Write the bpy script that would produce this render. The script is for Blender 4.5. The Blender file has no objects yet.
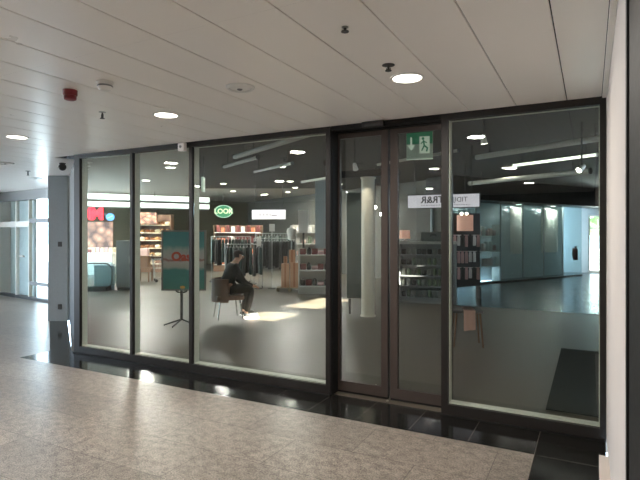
import bpy, bmesh, math, random
from mathutils import Vector, Matrix, Euler
random.seed(7)
S = bpy.context.scene
COL = S.collection
PI = math.pi
R = math.radians

# ------------------------------------------------------------------ materials
def lin(c):
    return tuple(((v / 255) / 12.92 if v <= 10 else ((v / 255 + 0.055) / 1.055) ** 2.4) for v in c) + (1.0,)

def nodes(name):
    m = bpy.data.materials.new(name)
    m.use_nodes = True
    n, l = m.node_tree.nodes, m.node_tree.links
    b = n['Principled BSDF']
    return m, n, l, b

def mat(name, c, rough=0.5, metal=0.0, spec=0.5, var=0.08, scale=30.0, emit=None, strength=0.0, bump=0.0):
    """Plain procedural material: base colour with a little noise in colour and roughness."""
    m, n, l, b = nodes(name)
    b.inputs['Metallic'].default_value = metal
    b.inputs['Specular IOR Level'].default_value = spec
    tc = n.new('ShaderNodeTexCoord'); no = n.new('ShaderNodeTexNoise')
    no.inputs['Scale'].default_value = scale; no.inputs['Detail'].default_value = 4
    l.new(tc.outputs['Object'], no.inputs['Vector'])
    mx = n.new('ShaderNodeMix'); mx.data_type = 'RGBA'
    base = lin(c)
    mx.inputs[6].default_value = tuple(max(0, v * (1 - var)) for v in base[:3]) + (1,)
    mx.inputs[7].default_value = tuple(min(1, v * (1 + var)) for v in base[:3]) + (1,)
    l.new(no.outputs['Fac'], mx.inputs[0]); l.new(mx.outputs[2], b.inputs['Base Color'])
    mr = n.new('ShaderNodeMapRange')
    mr.inputs['To Min'].default_value = max(0, rough - 0.06); mr.inputs['To Max'].default_value = min(1, rough + 0.06)
    l.new(no.outputs['Fac'], mr.inputs['Value']); l.new(mr.outputs['Result'], b.inputs['Roughness'])
    if emit:
        b.inputs['Emission Color'].default_value = lin(emit); b.inputs['Emission Strength'].default_value = strength
    if bump:
        bp = n.new('ShaderNodeBump'); bp.inputs['Strength'].default_value = bump; bp.inputs['Distance'].default_value = 0.003
        l.new(no.outputs['Fac'], bp.inputs['Height']); l.new(bp.outputs['Normal'], b.inputs['Normal'])
    return m

def glass_mat(name, tint=(0.93, 0.96, 0.94), f0=0.045, haze=0.0):
    m = bpy.data.materials.new(name); m.use_nodes = True
    n, l = m.node_tree.nodes, m.node_tree.links
    n.clear()
    out = n.new('ShaderNodeOutputMaterial'); mix = n.new('ShaderNodeMixShader')
    tr = n.new('ShaderNodeBsdfTransparent'); gl = n.new('ShaderNodeBsdfGlossy')
    tr.inputs['Color'].default_value = tint + (1,); gl.inputs['Roughness'].default_value = 0.0
    gl.inputs['Color'].default_value = (1, 1, 1, 1)
    lw = n.new('ShaderNodeLayerWeight'); lw.inputs['Blend'].default_value = 0.5
    pw = n.new('ShaderNodeMath'); pw.operation = 'POWER'; pw.inputs[1].default_value = 5
    ml = n.new('ShaderNodeMath'); ml.operation = 'MULTIPLY_ADD'; ml.inputs[1].default_value = 1 - f0; ml.inputs[2].default_value = f0
    l.new(lw.outputs['Facing'], pw.inputs[0]); l.new(pw.outputs[0], ml.inputs[0]); l.new(ml.outputs[0], mix.inputs[0])
    l.new(tr.outputs[0], mix.inputs[1]); l.new(gl.outputs[0], mix.inputs[2])
    if haze:
        df = n.new('ShaderNodeBsdfDiffuse'); df.inputs['Color'].default_value = (0.45, 0.6, 0.6, 1)
        m2 = n.new('ShaderNodeMixShader'); m2.inputs[0].default_value = haze
        l.new(mix.outputs[0], m2.inputs[1]); l.new(df.outputs[0], m2.inputs[2]); l.new(m2.outputs[0], out.inputs[0])
    else:
        l.new(mix.outputs[0], out.inputs[0])
    return m

def stone_floor():
    m, n, l, b = nodes('granite_tiles')
    tc = n.new('ShaderNodeTexCoord')
    mp = n.new('ShaderNodeMapping'); mp.inputs['Location'].default_value = (0.6, 0.63, 0)
    l.new(tc.outputs['Object'], mp.inputs['Vector'])
    br = n.new('ShaderNodeTexBrick')
    br.offset = 0.5; br.squash = 1
    br.inputs['Scale'].default_value = 1.0
    br.inputs['Brick Width'].default_value = 0.95; br.inputs['Row Height'].default_value = 0.475
    br.inputs['Mortar Size'].default_value = 0.0028; br.inputs['Mortar Smooth'].default_value = 0.3
    br.inputs['Color1'].default_value = lin((112, 104, 97)); br.inputs['Color2'].default_value = lin((126, 117, 109))
    br.inputs['Mortar'].default_value = lin((58, 53, 50))
    l.new(mp.outputs[0], br.inputs['Vector'])
    n1 = n.new('ShaderNodeTexNoise'); n1.inputs['Scale'].default_value = 95; n1.inputs['Distortion'].default_value = 0.6; n1.inputs['Detail'].default_value = 5; n1.inputs['Roughness'].default_value = 0.75
    n2 = n.new('ShaderNodeTexNoise'); n2.inputs['Scale'].default_value = 14; n2.inputs['Detail'].default_value = 6; n2.inputs['Roughness'].default_value = 0.65
    st = n.new('ShaderNodeMapping'); st.inputs['Scale'].default_value = (0.95, 1.15, 1); st.inputs['Rotation'].default_value = (0, 0, 0.5)
    l.new(tc.outputs['Object'], st.inputs['Vector'])
    l.new(st.outputs[0], n1.inputs['Vector']); l.new(st.outputs[0], n2.inputs['Vector'])
    a0 = n.new('ShaderNodeMath'); a0.operation = 'MULTIPLY'; a0.inputs[1].default_value = 0.6; l.new(n2.outputs['Fac'], a0.inputs[0])
    ad = n.new('ShaderNodeMath'); ad.operation = 'MULTIPLY_ADD'; ad.inputs[1].default_value = 1.4
    l.new(n1.outputs['Fac'], ad.inputs[0]); l.new(a0.outputs[0], ad.inputs[2])
    mr = n.new('ShaderNodeMapRange'); mr.inputs['From Min'].default_value = 0.82; mr.inputs['From Max'].default_value = 1.18
    mr.inputs['To Min'].default_value = 0.2; mr.inputs['To Max'].default_value = 1.85
    l.new(ad.outputs[0], mr.inputs['Value'])
    mx = n.new('ShaderNodeMix'); mx.data_type = 'RGBA'; mx.blend_type = 'MULTIPLY'; mx.inputs[0].default_value = 1
    l.new(br.outputs['Color'], mx.inputs[6]); l.new(mr.outputs['Result'], mx.inputs[7]); l.new(mx.outputs[2], b.inputs['Base Color'])
    rr = n.new('ShaderNodeMapRange'); rr.inputs['To Min'].default_value = 0.22; rr.inputs['To Max'].default_value = 0.42
    l.new(n2.outputs['Fac'], rr.inputs['Value']); l.new(rr.outputs['Result'], b.inputs['Roughness'])
    bp = n.new('ShaderNodeBump'); bp.inputs['Strength'].default_value = 0.25; bp.inputs['Distance'].default_value = 0.002
    l.new(ad.outputs[0], bp.inputs['Height']); l.new(bp.outputs[0], b.inputs['Normal'])
    b.inputs['Specular IOR Level'].default_value = 0.6
    return m

def black_tiles():
    m, n, l, b = nodes('black_granite_tiles')
    tc = n.new('ShaderNodeTexCoord')
    mp = n.new('ShaderNodeMapping'); mp.inputs['Location'].default_value = (0.36, 0.535, 0)
    l.new(tc.outputs['Object'], mp.inputs['Vector'])
    br = n.new('ShaderNodeTexBrick'); br.offset = 0.0
    br.inputs['Scale'].default_value = 1.0; br.inputs['Brick Width'].default_value = 0.475; br.inputs['Row Height'].default_value = 0.535
    br.inputs['Mortar Size'].default_value = 0.0028; br.inputs['Mortar Smooth'].default_value = 0.2
    br.inputs['Color1'].default_value = lin((19, 18, 17)); br.inputs['Color2'].default_value = lin((25, 24, 22)); br.inputs['Mortar'].default_value = lin((84, 79, 73))
    l.new(mp.outputs[0], br.inputs['Vector'])
    no = n.new('ShaderNodeTexNoise'); no.inputs['Scale'].default_value = 180; no.inputs['Detail'].default_value = 3
    l.new(tc.outputs['Object'], no.inputs['Vector'])
    mr = n.new('ShaderNodeMapRange'); mr.inputs['From Min'].default_value = 0.4; mr.inputs['From Max'].default_value = 0.7; mr.inputs['To Min'].default_value = 0.7; mr.inputs['To Max'].default_value = 1.5
    l.new(no.outputs['Fac'], mr.inputs['Value'])
    mx = n.new('ShaderNodeMix'); mx.data_type = 'RGBA'; mx.blend_type = 'MULTIPLY'; mx.inputs[0].default_value = 1
    l.new(br.outputs['Color'], mx.inputs[6]); l.new(mr.outputs['Result'], mx.inputs[7]); l.new(mx.outputs[2], b.inputs['Base Color'])
    b.inputs['Roughness'].default_value = 0.12
    b.inputs['Specular IOR Level'].default_value = 0.35
    return m

def concrete(name, c1, c2, r0, r1):
    m, n, l, b = nodes(name)
    tc = n.new('ShaderNodeTexCoord'); no = n.new('ShaderNodeTexNoise')
    no.inputs['Scale'].default_value = 0.9; no.inputs['Detail'].default_value = 7; no.inputs['Roughness'].default_value = 0.6
    l.new(tc.outputs['Object'], no.inputs['Vector'])
    cr = n.new('ShaderNodeValToRGB'); cr.color_ramp.elements[0].position = 0.3; cr.color_ramp.elements[1].position = 0.7
    cr.color_ramp.elements[0].color = lin(c1); cr.color_ramp.elements[1].color = lin(c2)
    l.new(no.outputs['Fac'], cr.inputs[0]); l.new(cr.outputs[0], b.inputs['Base Color'])
    mr = n.new('ShaderNodeMapRange'); mr.inputs['To Min'].default_value = r0; mr.inputs['To Max'].default_value = r1
    l.new(no.outputs['Fac'], mr.inputs['Value']); l.new(mr.outputs[0], b.inputs['Roughness'])
    return m

def poster_mat():
    """Printed seaside poster: turquoise top, pale wavy bands, teal water, orange dot."""
    m, n, l, b = nodes('poster_print')
    tc = n.new('ShaderNodeTexCoord'); sp = n.new('ShaderNodeSeparateXYZ')
    l.new(tc.outputs['Generated'], sp.inputs[0])
    no = n.new('ShaderNodeTexNoise'); no.inputs['Scale'].default_value = 5; no.inputs['Detail'].default_value = 4
    l.new(tc.outputs['Generated'], no.inputs['Vector'])
    ad = n.new('ShaderNodeMath'); ad.operation = 'MULTIPLY_ADD'; ad.inputs[1].default_value = 0.16
    l.new(no.outputs['Fac'], ad.inputs[0]); l.new(sp.outputs['Z'], ad.inputs[2])
    cr = n.new('ShaderNodeValToRGB'); e = cr.color_ramp.elements
    e[0].position = 0.0; e[0].color = lin((78, 128, 118))
    e[1].position = 1.0; e[1].color = lin((62, 138, 146))
    for p, c in ((0.22, (82, 140, 138)), (0.40, (70, 140, 140)), (0.46, (176, 176, 172)), (0.56, (190, 186, 184)), (0.60, (150, 96, 92)), (0.63, (186, 180, 182)), (0.76, (168, 178, 178)), (0.84, (88, 150, 156))):
        x = e.new(p); x.color = lin(c)
    l.new(ad.outputs[0], cr.inputs[0]); l.new(cr.outputs[0], b.inputs['Base Color'])
    b.inputs['Roughness'].default_value = 0.35
    return m

def food_mat():
    m, n, l, b = nodes('food_print')
    tc = n.new('ShaderNodeTexCoord'); no = n.new('ShaderNodeTexVoronoi'); no.inputs['Scale'].default_value = 4.0
    l.new(tc.outputs['Generated'], no.inputs['Vector'])
    cr = n.new('ShaderNodeValToRGB'); e = cr.color_ramp.elements
    e[0].color = lin((214, 170, 140)); e[1].color = lin((86, 58, 48)); e[1].position = 0.75
    x = e.new(0.35); x.color = lin((170, 120, 96))
    l.new(no.outputs['Distance'], cr.inputs[0]); l.new(cr.outputs[0], b.inputs['Base Color'])
    return m

M = dict(
    ceiling=mat('ceiling_enamel', (242, 236, 228), 0.3, var=0.015, scale=3, spec=0.7),
    recess=mat('ceiling_void', (38, 34, 30), 0.8),
    stone=stone_floor(), black_tile=black_tiles(),
    conc=concrete('polished_concrete', (66, 61, 52), (82, 76, 65), 0.34, 0.5),
    conc_dark=concrete('dark_vinyl_floor', (44, 52, 54), (58, 66, 68), 0.16, 0.3),
    frame=mat('bronze_aluminium', (30, 27, 25), 0.45, 0.0, var=0.05, spec=0.3),
    leaf=mat('brown_aluminium', (58, 49, 45), 0.42, 0.1, var=0.05),
    frame_black=mat('black_aluminium', (14, 13, 12), 0.6, 0.0, spec=0.25),
    lining=mat('pale_gasket', (200, 200, 192), 0.5, var=0.04),
    glass=glass_mat('clear_glass'),
    teal_glass=glass_mat('teal_glass', (0.82, 0.91, 0.92), 0.05, 0.12),
    wall_white=mat('white_plaster', (190, 181, 174), 0.75, var=0.05, scale=6, bump=0.08),
    wall_grey=mat('grey_panel', (112, 118, 122), 0.45, var=0.05),
    wall_dark=mat('dark_wall', (84, 82, 76), 0.75),
    wall_olive=mat('olive_wall', (96, 92, 74), 0.75),
    wall_teal=mat('teal_wall', (166, 176, 180), 0.6),
    wall_blue=mat('blue_grey_blind', (206, 218, 228), 0.6),
    int_ceiling=mat('dark_ceiling_paint', (50, 47, 43), 0.7, var=0.06, scale=2),
    soffit=mat('black_soffit', (22, 22, 22), 0.6),
    steel=mat('brushed_steel', (168, 168, 164), 0.32, 0.8),
    grey_metal=mat('grey_painted_metal', (122, 124, 124), 0.4, 0.2),
    white_metal=mat('white_enamel', (214, 212, 206), 0.4),
    tube=mat('pale_conduit', (176, 172, 162), 0.5),
    chrome=mat('chrome', (205, 205, 205), 0.15, 1.0),
    black=mat('black_plastic', (20, 20, 20), 0.45),
    dark_grey=mat('dark_grey_plastic', (56, 56, 56), 0.5),
    white=mat('white_plastic', (228, 226, 220), 0.4),
    red=mat('alarm_red', (116, 26, 32), 0.4),
    sign_red=mat('lit_red', (225, 20, 40), 0.4, emit=(235, 20, 45), strength=1.6),
    sign_blue=mat('lit_blue', (70, 130, 200), 0.4, emit=(90, 150, 215), strength=0.7),
    sign_green=mat('lit_green', (30, 110, 70), 0.4, emit=(38, 120, 80), strength=0.35),
    sign_cream=mat('lit_cream', (230, 240, 190), 0.4, emit=(232, 240, 190), strength=0.2),
    sign_white=mat('lightbox_white', (222, 216, 220), 0.5, emit=(222, 214, 222), strength=0.5),
    exit_green=mat('exit_green', (24, 120, 84), 0.4, emit=(30, 128, 90), strength=0.18),
    exit_white=mat('exit_white', (200, 214, 200), 0.4, emit=(190, 205, 190), strength=0.3),
    exit_pale=mat('exit_pale', (150, 166, 152), 0.4, emit=(150, 170, 155), strength=0.12),
    letter=mat('letter_black', (44, 40, 42), 0.5),
    letter_grey=mat('letter_grey', (140, 134, 140), 0.5),
    lamp=mat('lamp_diffuser', (255, 250, 240), 0.5, emit=(255, 246, 232), strength=7.0),
    lamp_soft=mat('shop_lamp_diffuser', (255, 250, 240), 0.5, emit=(255, 246, 230), strength=9.0),
    canopy=mat('lit_canopy', (240, 244, 240), 0.5, emit=(244, 250, 244), strength=1.1),
    tube_lit=mat('lit_tube', (250, 250, 240), 0.5, emit=(250, 248, 236), strength=1.3),
    poster=poster_mat(), food=food_mat(),
    poster_red=mat('poster_red', (200, 84, 66), 0.5), poster_orange=mat('poster_orange', (212, 150, 50), 0.5),
    skin=mat('skin', (196, 150, 126), 0.55), hair=mat('brown_hair', (62, 48, 42), 0.6),
    jacket=mat('charcoal_jacket', (40, 40, 38), 0.85, bump=0.2), trousers=mat('olive_trousers', (52, 48, 40), 0.85),
    shoe=mat('black_shoe', (24, 23, 22), 0.5), sole=mat('white_sole', (205, 205, 200), 0.6),
    leather=mat('brown_upholstery', (112, 82, 62), 0.6, bump=0.1),
    wood=mat('brown_wood', (112, 82, 60), 0.5), kraft=mat('kraft_card', (172, 128, 98), 0.8), pallet=mat('pallet_wood', (130, 116, 92), 0.8),
    bread=mat('bread_crust', (206, 148, 92), 0.7, var=0.2), bread_dark=mat('dark_crust', (150, 94, 58), 0.7, var=0.2), cream=mat('cream_pack', (226, 204, 170), 0.6),
    pack_red=mat('red_pack', (120, 60, 56), 0.5), pack_white=mat('white_pack', (206, 200, 194), 0.5), pack_grey=mat('grey_pack', (108, 110, 104), 0.55),
    pack_green=mat('green_pack', (92, 106, 82), 0.55), pack_dark=mat('dark_pack', (52, 52, 48), 0.55), pack_pink=mat('pink_pack', (190, 150, 146), 0.55),
    cloth_black=mat('black_cloth', (34, 35, 33), 0.9, bump=0.2), cloth_green=mat('green_cloth', (44, 66, 60), 0.9, bump=0.2), cloth_grey=mat('grey_cloth', (88, 90, 88), 0.9, bump=0.2),
    cloth_pink=mat('pink_cloth', (214, 176, 164), 0.85, bump=0.15), shade=mat('peach_shade', (226, 172, 150), 0.7, emit=(226, 165, 140), strength=0.25),
    ground=mat('outdoor_paving', (226, 228, 230), 0.8), hedge=mat('hedge_green', (120, 150, 90), 0.9, var=0.4, scale=8),
    mall_back=mat('far_mall_wall', (84, 78, 72), 0.7),
)

# ------------------------------------------------------------------ mesh builder
class MB:
    def __init__(s): s.bm = bmesh.new()
    def box(s, lo, hi, rz=0, about=None, bev=0.0):
        lo, hi = Vector(lo), Vector(hi); c = (lo + hi) / 2; d = hi - lo
        mtx = Matrix.Translation(c) @ Matrix.Diagonal((d.x, d.y, d.z, 1))
        if rz:
            p = Vector(about) if about else c
            mtx = Matrix.Translation(p) @ Matrix.Rotation(rz, 4, 'Z') @ Matrix.Translation(-p) @ mtx
        r = bmesh.ops.create_cube(s.bm, size=1, matrix=mtx)
        if bev:
            es = list({e for v in r['verts'] for e in v.link_edges})
            bmesh.ops.bevel(s.bm, geom=es, offset=bev, segments=2, affect='EDGES', profile=0.5)
        return s
    def tube(s, a, b, r, r2=None, n=12, caps=True):
        a, b = Vector(a), Vector(b); d = b - a
        q = d.to_track_quat('Z', 'Y').to_matrix().to_4x4()
        bmesh.ops.create_cone(s.bm, cap_ends=caps, segments=n, radius1=r, radius2=r if r2 is None else r2, depth=d.length, matrix=Matrix.Translation((a + b) / 2) @ q)
        return s
    def path(s, pts, r, n=10):
        for a, b in zip(pts, pts[1:]): s.tube(a, b, r, n=n)
        for p in pts[1:-1]: s.ball(p, r, n=8)
        return s
    def ball(s, c, r, sc=(1, 1, 1), n=12):
        bmesh.ops.create_uvsphere(s.bm, u_segments=n, v_segments=max(6, n // 2 + 2), radius=r, matrix=Matrix.Translation(c) @ Matrix.Diagonal((*sc, 1)))
        return s
    def lathe(s, prof, c=(0, 0, 0), n=24):
        rings = []
        for r, z in prof:
            rings.append([s.bm.verts.new((c[0] + r * math.cos(2 * PI * k / n), c[1] + r * math.sin(2 * PI * k / n), c[2] + z)) for k in range(n)])
        for a, b in zip(rings, rings[1:]):
            for k in range(n): s.bm.faces.new((a[k], a[(k + 1) % n], b[(k + 1) % n], b[k]))
        for rg, rev in ((rings[0], True), (rings[-1], False)):
            s.bm.faces.new(list(reversed(rg)) if rev else rg)
        return s
    def prism(s, poly, z0, z1):
        """Vertical prism over an xy polygon."""
        a = [s.bm.verts.new((x, y, z0)) for x, y in poly]; b = [s.bm.verts.new((x, y, z1)) for x, y in poly]
        s.bm.faces.new(list(reversed(a))); s.bm.faces.new(b)
        for k in range(len(poly)): s.bm.faces.new((a[k], a[(k + 1) % len(poly)], b[(k + 1) % len(poly)], b[k]))
        return s
    def plate(s, poly, y0, y1):
        """Prism over an xz polygon, between two y."""
        a = [s.bm.verts.new((x, y0, z)) for x, z in poly]; b = [s.bm.verts.new((x, y1, z)) for x, z in poly]
        s.bm.faces.new(a); s.bm.faces.new(list(reversed(b)))
        for k in range(len(poly)): s.bm.faces.new((a[(k + 1) % len(poly)], a[k], b[k], b[(k + 1) % len(poly)]))
        return s
    def build(s, name, m, parent=None, smooth=False, loc=None, rz=0):
        bmesh.ops.recalc_face_normals(s.bm, faces=s.bm.faces)
        me = bpy.data.meshes.new(name); s.bm.to_mesh(me); s.bm.free()
        me.materials.append(m)
        if smooth:
            for p in me.polygons: p.use_smooth = True
            me.set_sharp_from_angle(angle=R(38))
        o = bpy.data.objects.new(name, me); COL.objects.link(o)
        if parent: o.parent = parent
        if loc is not None: o.location = loc
        o.rotation_euler.z = rz
        return o

def tag(o, label, cat, group=None, kind=None):
    o['label'] = label; o['category'] = cat
    if group: o['group'] = group
    if kind: o['kind'] = kind
    return o
def thing(name, label, cat, loc=(0, 0, 0), rz=0, group=None, kind=None):
    o = bpy.data.objects.new(name, None); COL.objects.link(o); o.empty_display_size = 0.1
    o.location = loc; o.rotation_euler.z = rz
    return tag(o, label, cat, group, kind)
def kids(o): return [c for c in S.objects if c.parent == o]
def copy_tree(o, parent=None):
    c = o.copy(); COL.objects.link(c)
    if parent: c.parent = parent
    for ch in kids(o): copy_tree(ch, c)
    return c
def structure(mb, name, m, label, cat, smooth=False):
    return tag(mb.build(name, m, None, smooth), label, cat, None, 'structure')
def words_on(name, text, m, parent, size, loc, extrude=0.004, thick=0.0, mirror=False, align='CENTER'):
    """Raised lettering that faces the parent's -y side."""
    cu = bpy.data.curves.new(name, 'FONT'); cu.body = text; cu.size = size; cu.extrude = extrude; cu.offset = thick
    cu.align_x = align; cu.align_y = 'CENTER'; cu.materials.append(m)
    tmp = bpy.data.objects.new(name, cu); COL.objects.link(tmp)
    me = bpy.data.meshes.new_from_object(tmp.evaluated_get(bpy.context.evaluated_depsgraph_get()))
    bpy.data.objects.remove(tmp); bpy.data.curves.remove(cu)
    o = bpy.data.objects.new(name, me); COL.objects.link(o); o.parent = parent
    if not me.materials: me.materials.append(m)
    o.location = loc; o.rotation_euler = (PI / 2, 0, 0)
    if mirror: o.scale = (-1, 1, 1)
    return o
def to_world(loc, rz, p):
    return Vector(loc) + Matrix.Rotation(rz, 3, 'Z') @ Vector(p)

FACE = R(28)          # fixtures turned towards the entrance
CZ = 2.657            # arcade ceiling
SZ = 3.30             # shop ceiling

# ------------------------------------------------------------------ the arcade shell
def lim(x):           # how far back the arcade runs beside the unit's slanted flank
    return 0.0 if x > -6.3 else min(3.6, (-6.3 - x) * 0.68 + 0.45)

mb = MB(); mb.prism([(-13.6, -10), (-4.6, -10), (-4.6, -6.9), (0.1, -6.9), (0.1, -3.3), (-0.36, -3.3), (-0.36, -0.53), (-6.5, -0.53), (-6.5, -0.12), (-8.75, 1.4), (-8.55, 1.62), (-11.35, 3.55), (-13.6, 3.55)], -0.1, 0)
structure(mb, 'floor', M['stone'], 'grey brown granite tile floor of the arcade', 'floor')
mb = MB(); mb.prism([(-4.6, -10), (0.1, -10), (0.1, -6.9), (-4.6, -6.9)], -0.1, 0)
structure(mb, 'floor_opposite', M['conc_dark'], 'dark floor on the far side of the arcade', 'floor')
mb = MB(); mb.prism([(-8.75, 1.4), (-6.5, -0.12), (-6.5, -0.53), (-0.36, -0.53), (-0.36, -3.3), (0.1, -3.3), (0.1, 0.02), (-6.24, 0.02), (-8.75, 1.75)], -0.1, 0.001)
structure(mb, 'trim_1', M['black_tile'], 'polished black granite tile border in front of the glass shopfront', 'floor border')

# ceiling of long slightly cambered metal panels with dark joints
mb = MB()
k = 0; x1 = 0.075; x0 = -0.164
while x1 > -13.6:
    w = x1 - x0
    prof = [(0.0, 0.012), (0.001, 0.001), (0.003, 0.0), (w * 0.25, -0.0004), (w * 0.5, -0.0006), (w * 0.75, -0.0004), (w - 0.003, 0.0), (w - 0.001, 0.001), (w, 0.012)]
    for ya, yb in ((-10.0, -2.50015), (-2.49985, lim(x1) + (0.0 if x1 > -6.3 else -0.02))):
        rows = [[mb.bm.verts.new((x0 + px, y, CZ + pz)) for px, pz in prof] for y in (ya, yb)]
        for i in range(len(prof) - 1): mb.bm.faces.new((rows[0][i], rows[0][i + 1], rows[1][i + 1], rows[1][i]))
    x1 = x0 - 0.006; x0 = x1 - 0.372
structure(mb, 'ceiling', M['ceiling'], 'beige enamelled metal panel ceiling of the arcade with dark joints', 'ceiling')
mb = MB(); mb.prism([(-13.6, -10), (0.42, -10), (0.42, 0.0), (-6.3, 0.0), (-11.6, 3.6), (-13.6, 3.6)], CZ + 0.012, CZ + 0.9)
structure(mb, 'ceiling_slab', M['recess'], 'dark void above the arcade ceiling panels', 'ceiling void')

mb = MB(); mb.box((0.108, -2.7, 0), (0.42, 0.12, CZ + 0.02))
structure(mb, 'wall_right', M['wall_white'], 'white plaster side wall at the right end of the shopfront', 'wall')
mb = MB(); mb.box((0.05, -2.7, 0), (0.108, -0.575, 0.1))
structure(mb, 'baseboard_right', M['wall_white'], 'low white plinth along the foot of the right side wall', 'baseboard')
mb = MB(); mb.box((0.078, -2.7, CZ - 0.014), (0.108, -0.02, CZ + 0.01), bev=0.004)
structure(mb, 'trim_2', M['ceiling'], 'pale edge profile between the ceiling panels and the right wall', 'ceiling trim')
mb = MB(); mb.box((0.1, -4.0, 0), (0.42, -2.7, CZ + 0.02)); mb.box((0.094, -2.76, 0), (0.1, -2.7, CZ))
structure(mb, 'trim_3', M['frame_black'], 'black door jamb at the near end of the white side wall', 'door jamb')
mb = MB(); mb.box((0.1, -10.2, 0), (0.42, -4.0, CZ + 0.02))
structure(mb, 'wall_near', M['wall_white'], 'white arcade wall behind the black jamb', 'wall')
mb = MB(); mb.box((-13.6, -10.2, 0), (-13.4, -4.6, CZ + 0.02))
structure(mb, 'wall_end_left', M['wall_white'], 'white wall at the left end of the arcade', 'wall')
mb = MB(); mb.box((-13.8, 1.7, 0), (-13.6, 3.9, CZ + 0.02))  # added out of view to keep sky reflections off the left glazing
structure(mb, 'sky_blocker', M['wall_white'], 'added unseen white panel blocking sky reflection at the outer left corner', 'wall')
mb = MB(); mb.box((-13.4, -10.2, 0), (-4.6, -10, CZ + 0.02))
structure(mb, 'wall_back_left', M['wall_white'], 'white far wall of the arcade', 'wall')
mb = MB(); mb.box((-4.6, -10.2, 0), (0.1, -10, CZ + 0.02))
structure(mb, 'wall_back', M['mall_back'], 'brown grey far wall of the arcade opposite the shopfront', 'wall')

# flank of the unit that runs back from the shopfront's left corner
fl = Vector((-0.83, 0.558)); nrm = Vector((0.558, 0.83))
P0 = Vector((-6.2, 0.06)); P1 = Vector((-8.32, 1.49)); P2 = Vector((-20.3, 9.75))
def strip(a, b, t): n = Vector((-(b - a).y, (b - a).x)).normalized() * t; return [tuple(a), tuple(b), tuple(b + n), tuple(a + n)]
mb = MB(); mb.prism(strip(P0, P1, -0.1), 0, CZ + 0.02)
structure(mb, 'wall_left', M['frame_black'], 'dark flank wall running back from the left corner of the shopfront', 'wall')
fw = thing('window_6', 'unseen glazed shop flank added to let daylight in from the left', 'window', (P1.x, P1.y, 0), math.atan2((P2 - P1).y, (P2 - P1).x), kind='structure')  # glazing added out of view so daylight brightens the shop's left side
FL = (P2 - P1).length
MB().box((0, -0.1, 0), (FL, 0, 0.12)).build('bottom_rail', M['wall_grey'], fw)
MB().box((0, -0.1, 2.95), (FL, 0, SZ + 0.3)).build('head_beam', M['wall_grey'], fw)
for k in range(8): MB().box((FL * k / 7 - 0.03, -0.1, 0.12), (FL * k / 7 + 0.03, 0, 2.95)).build('mullion', M['grey_metal'], fw)
MB().box((0, -0.06, 0.12), (FL, -0.05, 2.95)).build('glass_pane', M['glass'], fw)
col = thing('pillar', 'grey metal clad pillar beyond the left corner of the shopfront', 'pillar', (-8.66, 1.56, 0), FACE, kind='structure')
MB().box((-0.17, -0.14, 0), (0.19, 0.14, CZ), bev=0.006).build('cladding', mat('pillar_grey', (140, 148, 152), 0.45), col)
MB().box((0.02, -0.153, 1.36), (0.09, -0.14, 1.45), bev=0.003).build('switch_plate', M['dark_grey'], col)
MB().box((0.02, -0.153, 0.22), (0.09, -0.14, 0.31), bev=0.003).build('socket_plate', M['dark_grey'], col)

# bulkhead over the shopfront
mb = MB(); mb.box((-6.3, 0.0, CZ), (0.6, 0.14, SZ + 0.3))
structure(mb, 'wall_front', M['wall_dark'], 'dark bulkhead above the shopfront frames', 'bulkhead')

# glazed exterior wall at the far left
lw = thing('window_5', 'glazed outer wall with bright daylight at the far left of the arcade', 'window', (-10.9, 2.95, 0), math.atan2(-0.35, 2.58), kind='structure')
MB().box((-6.2, -0.06, 2.42), (0.3, 0.06, CZ + 0.01)).build('head_beam', M['grey_metal'], lw)
MB().box((-6.2, -0.05, 0), (0.3, 0.05, 0.07)).build('bottom_rail', M['dark_grey'], lw)
for x in (-4.6, -3.0, -1.8, -1.13):
    MB().box((x - 0.018, -0.04, 0.07), (x + 0.018, 0.04, 2.42)).build('mullion', M['white_metal'], lw)
MB().box((-6.2, -0.012, 0.07), (0.3, 0.0, 2.42)).build('glass', M['glass'], lw)
MB().box((-6.2, -0.03, 1.76), (-1.13, 0.03, 1.9)).build('transom', M['white_metal'], lw)
MB().box((-1.13, -0.03, 1.86), (0.3, 0.03, 1.96)).build('transom', M['grey_metal'], lw)
MB().box((-1.13, -0.03, 0.36), (0.3, 0.03, 0.44)).build('transom', M['grey_metal'], lw)
MB().box((-1.6, -0.06, 1.02), (-1.38, -0.012, 1.06), bev=0.006).build('handle', M['white_metal'], lw)
mb = MB(); mb.box((-6.2, 0.25, 0), (-1.5, 0.33, 2.5))
b_ = mb.build('screen_panel', M['wall_blue'], lw)
MB().box((-0.08, -0.06, 0.7), (-0.03, 0.05, 1.35)).build('handle', M['grey_metal'], lw)

mb = MB(); mb.prism([(-70, -60), (-13.6, -60), (-13.6, 3.6), (-11.2, 3.6), (-21, 10.5), (-21, 60), (-70, 60)], -0.2, -0.02)
structure(mb, 'ground', M['ground'], 'pale paving outdoors beyond the left windows', 'ground')


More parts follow.
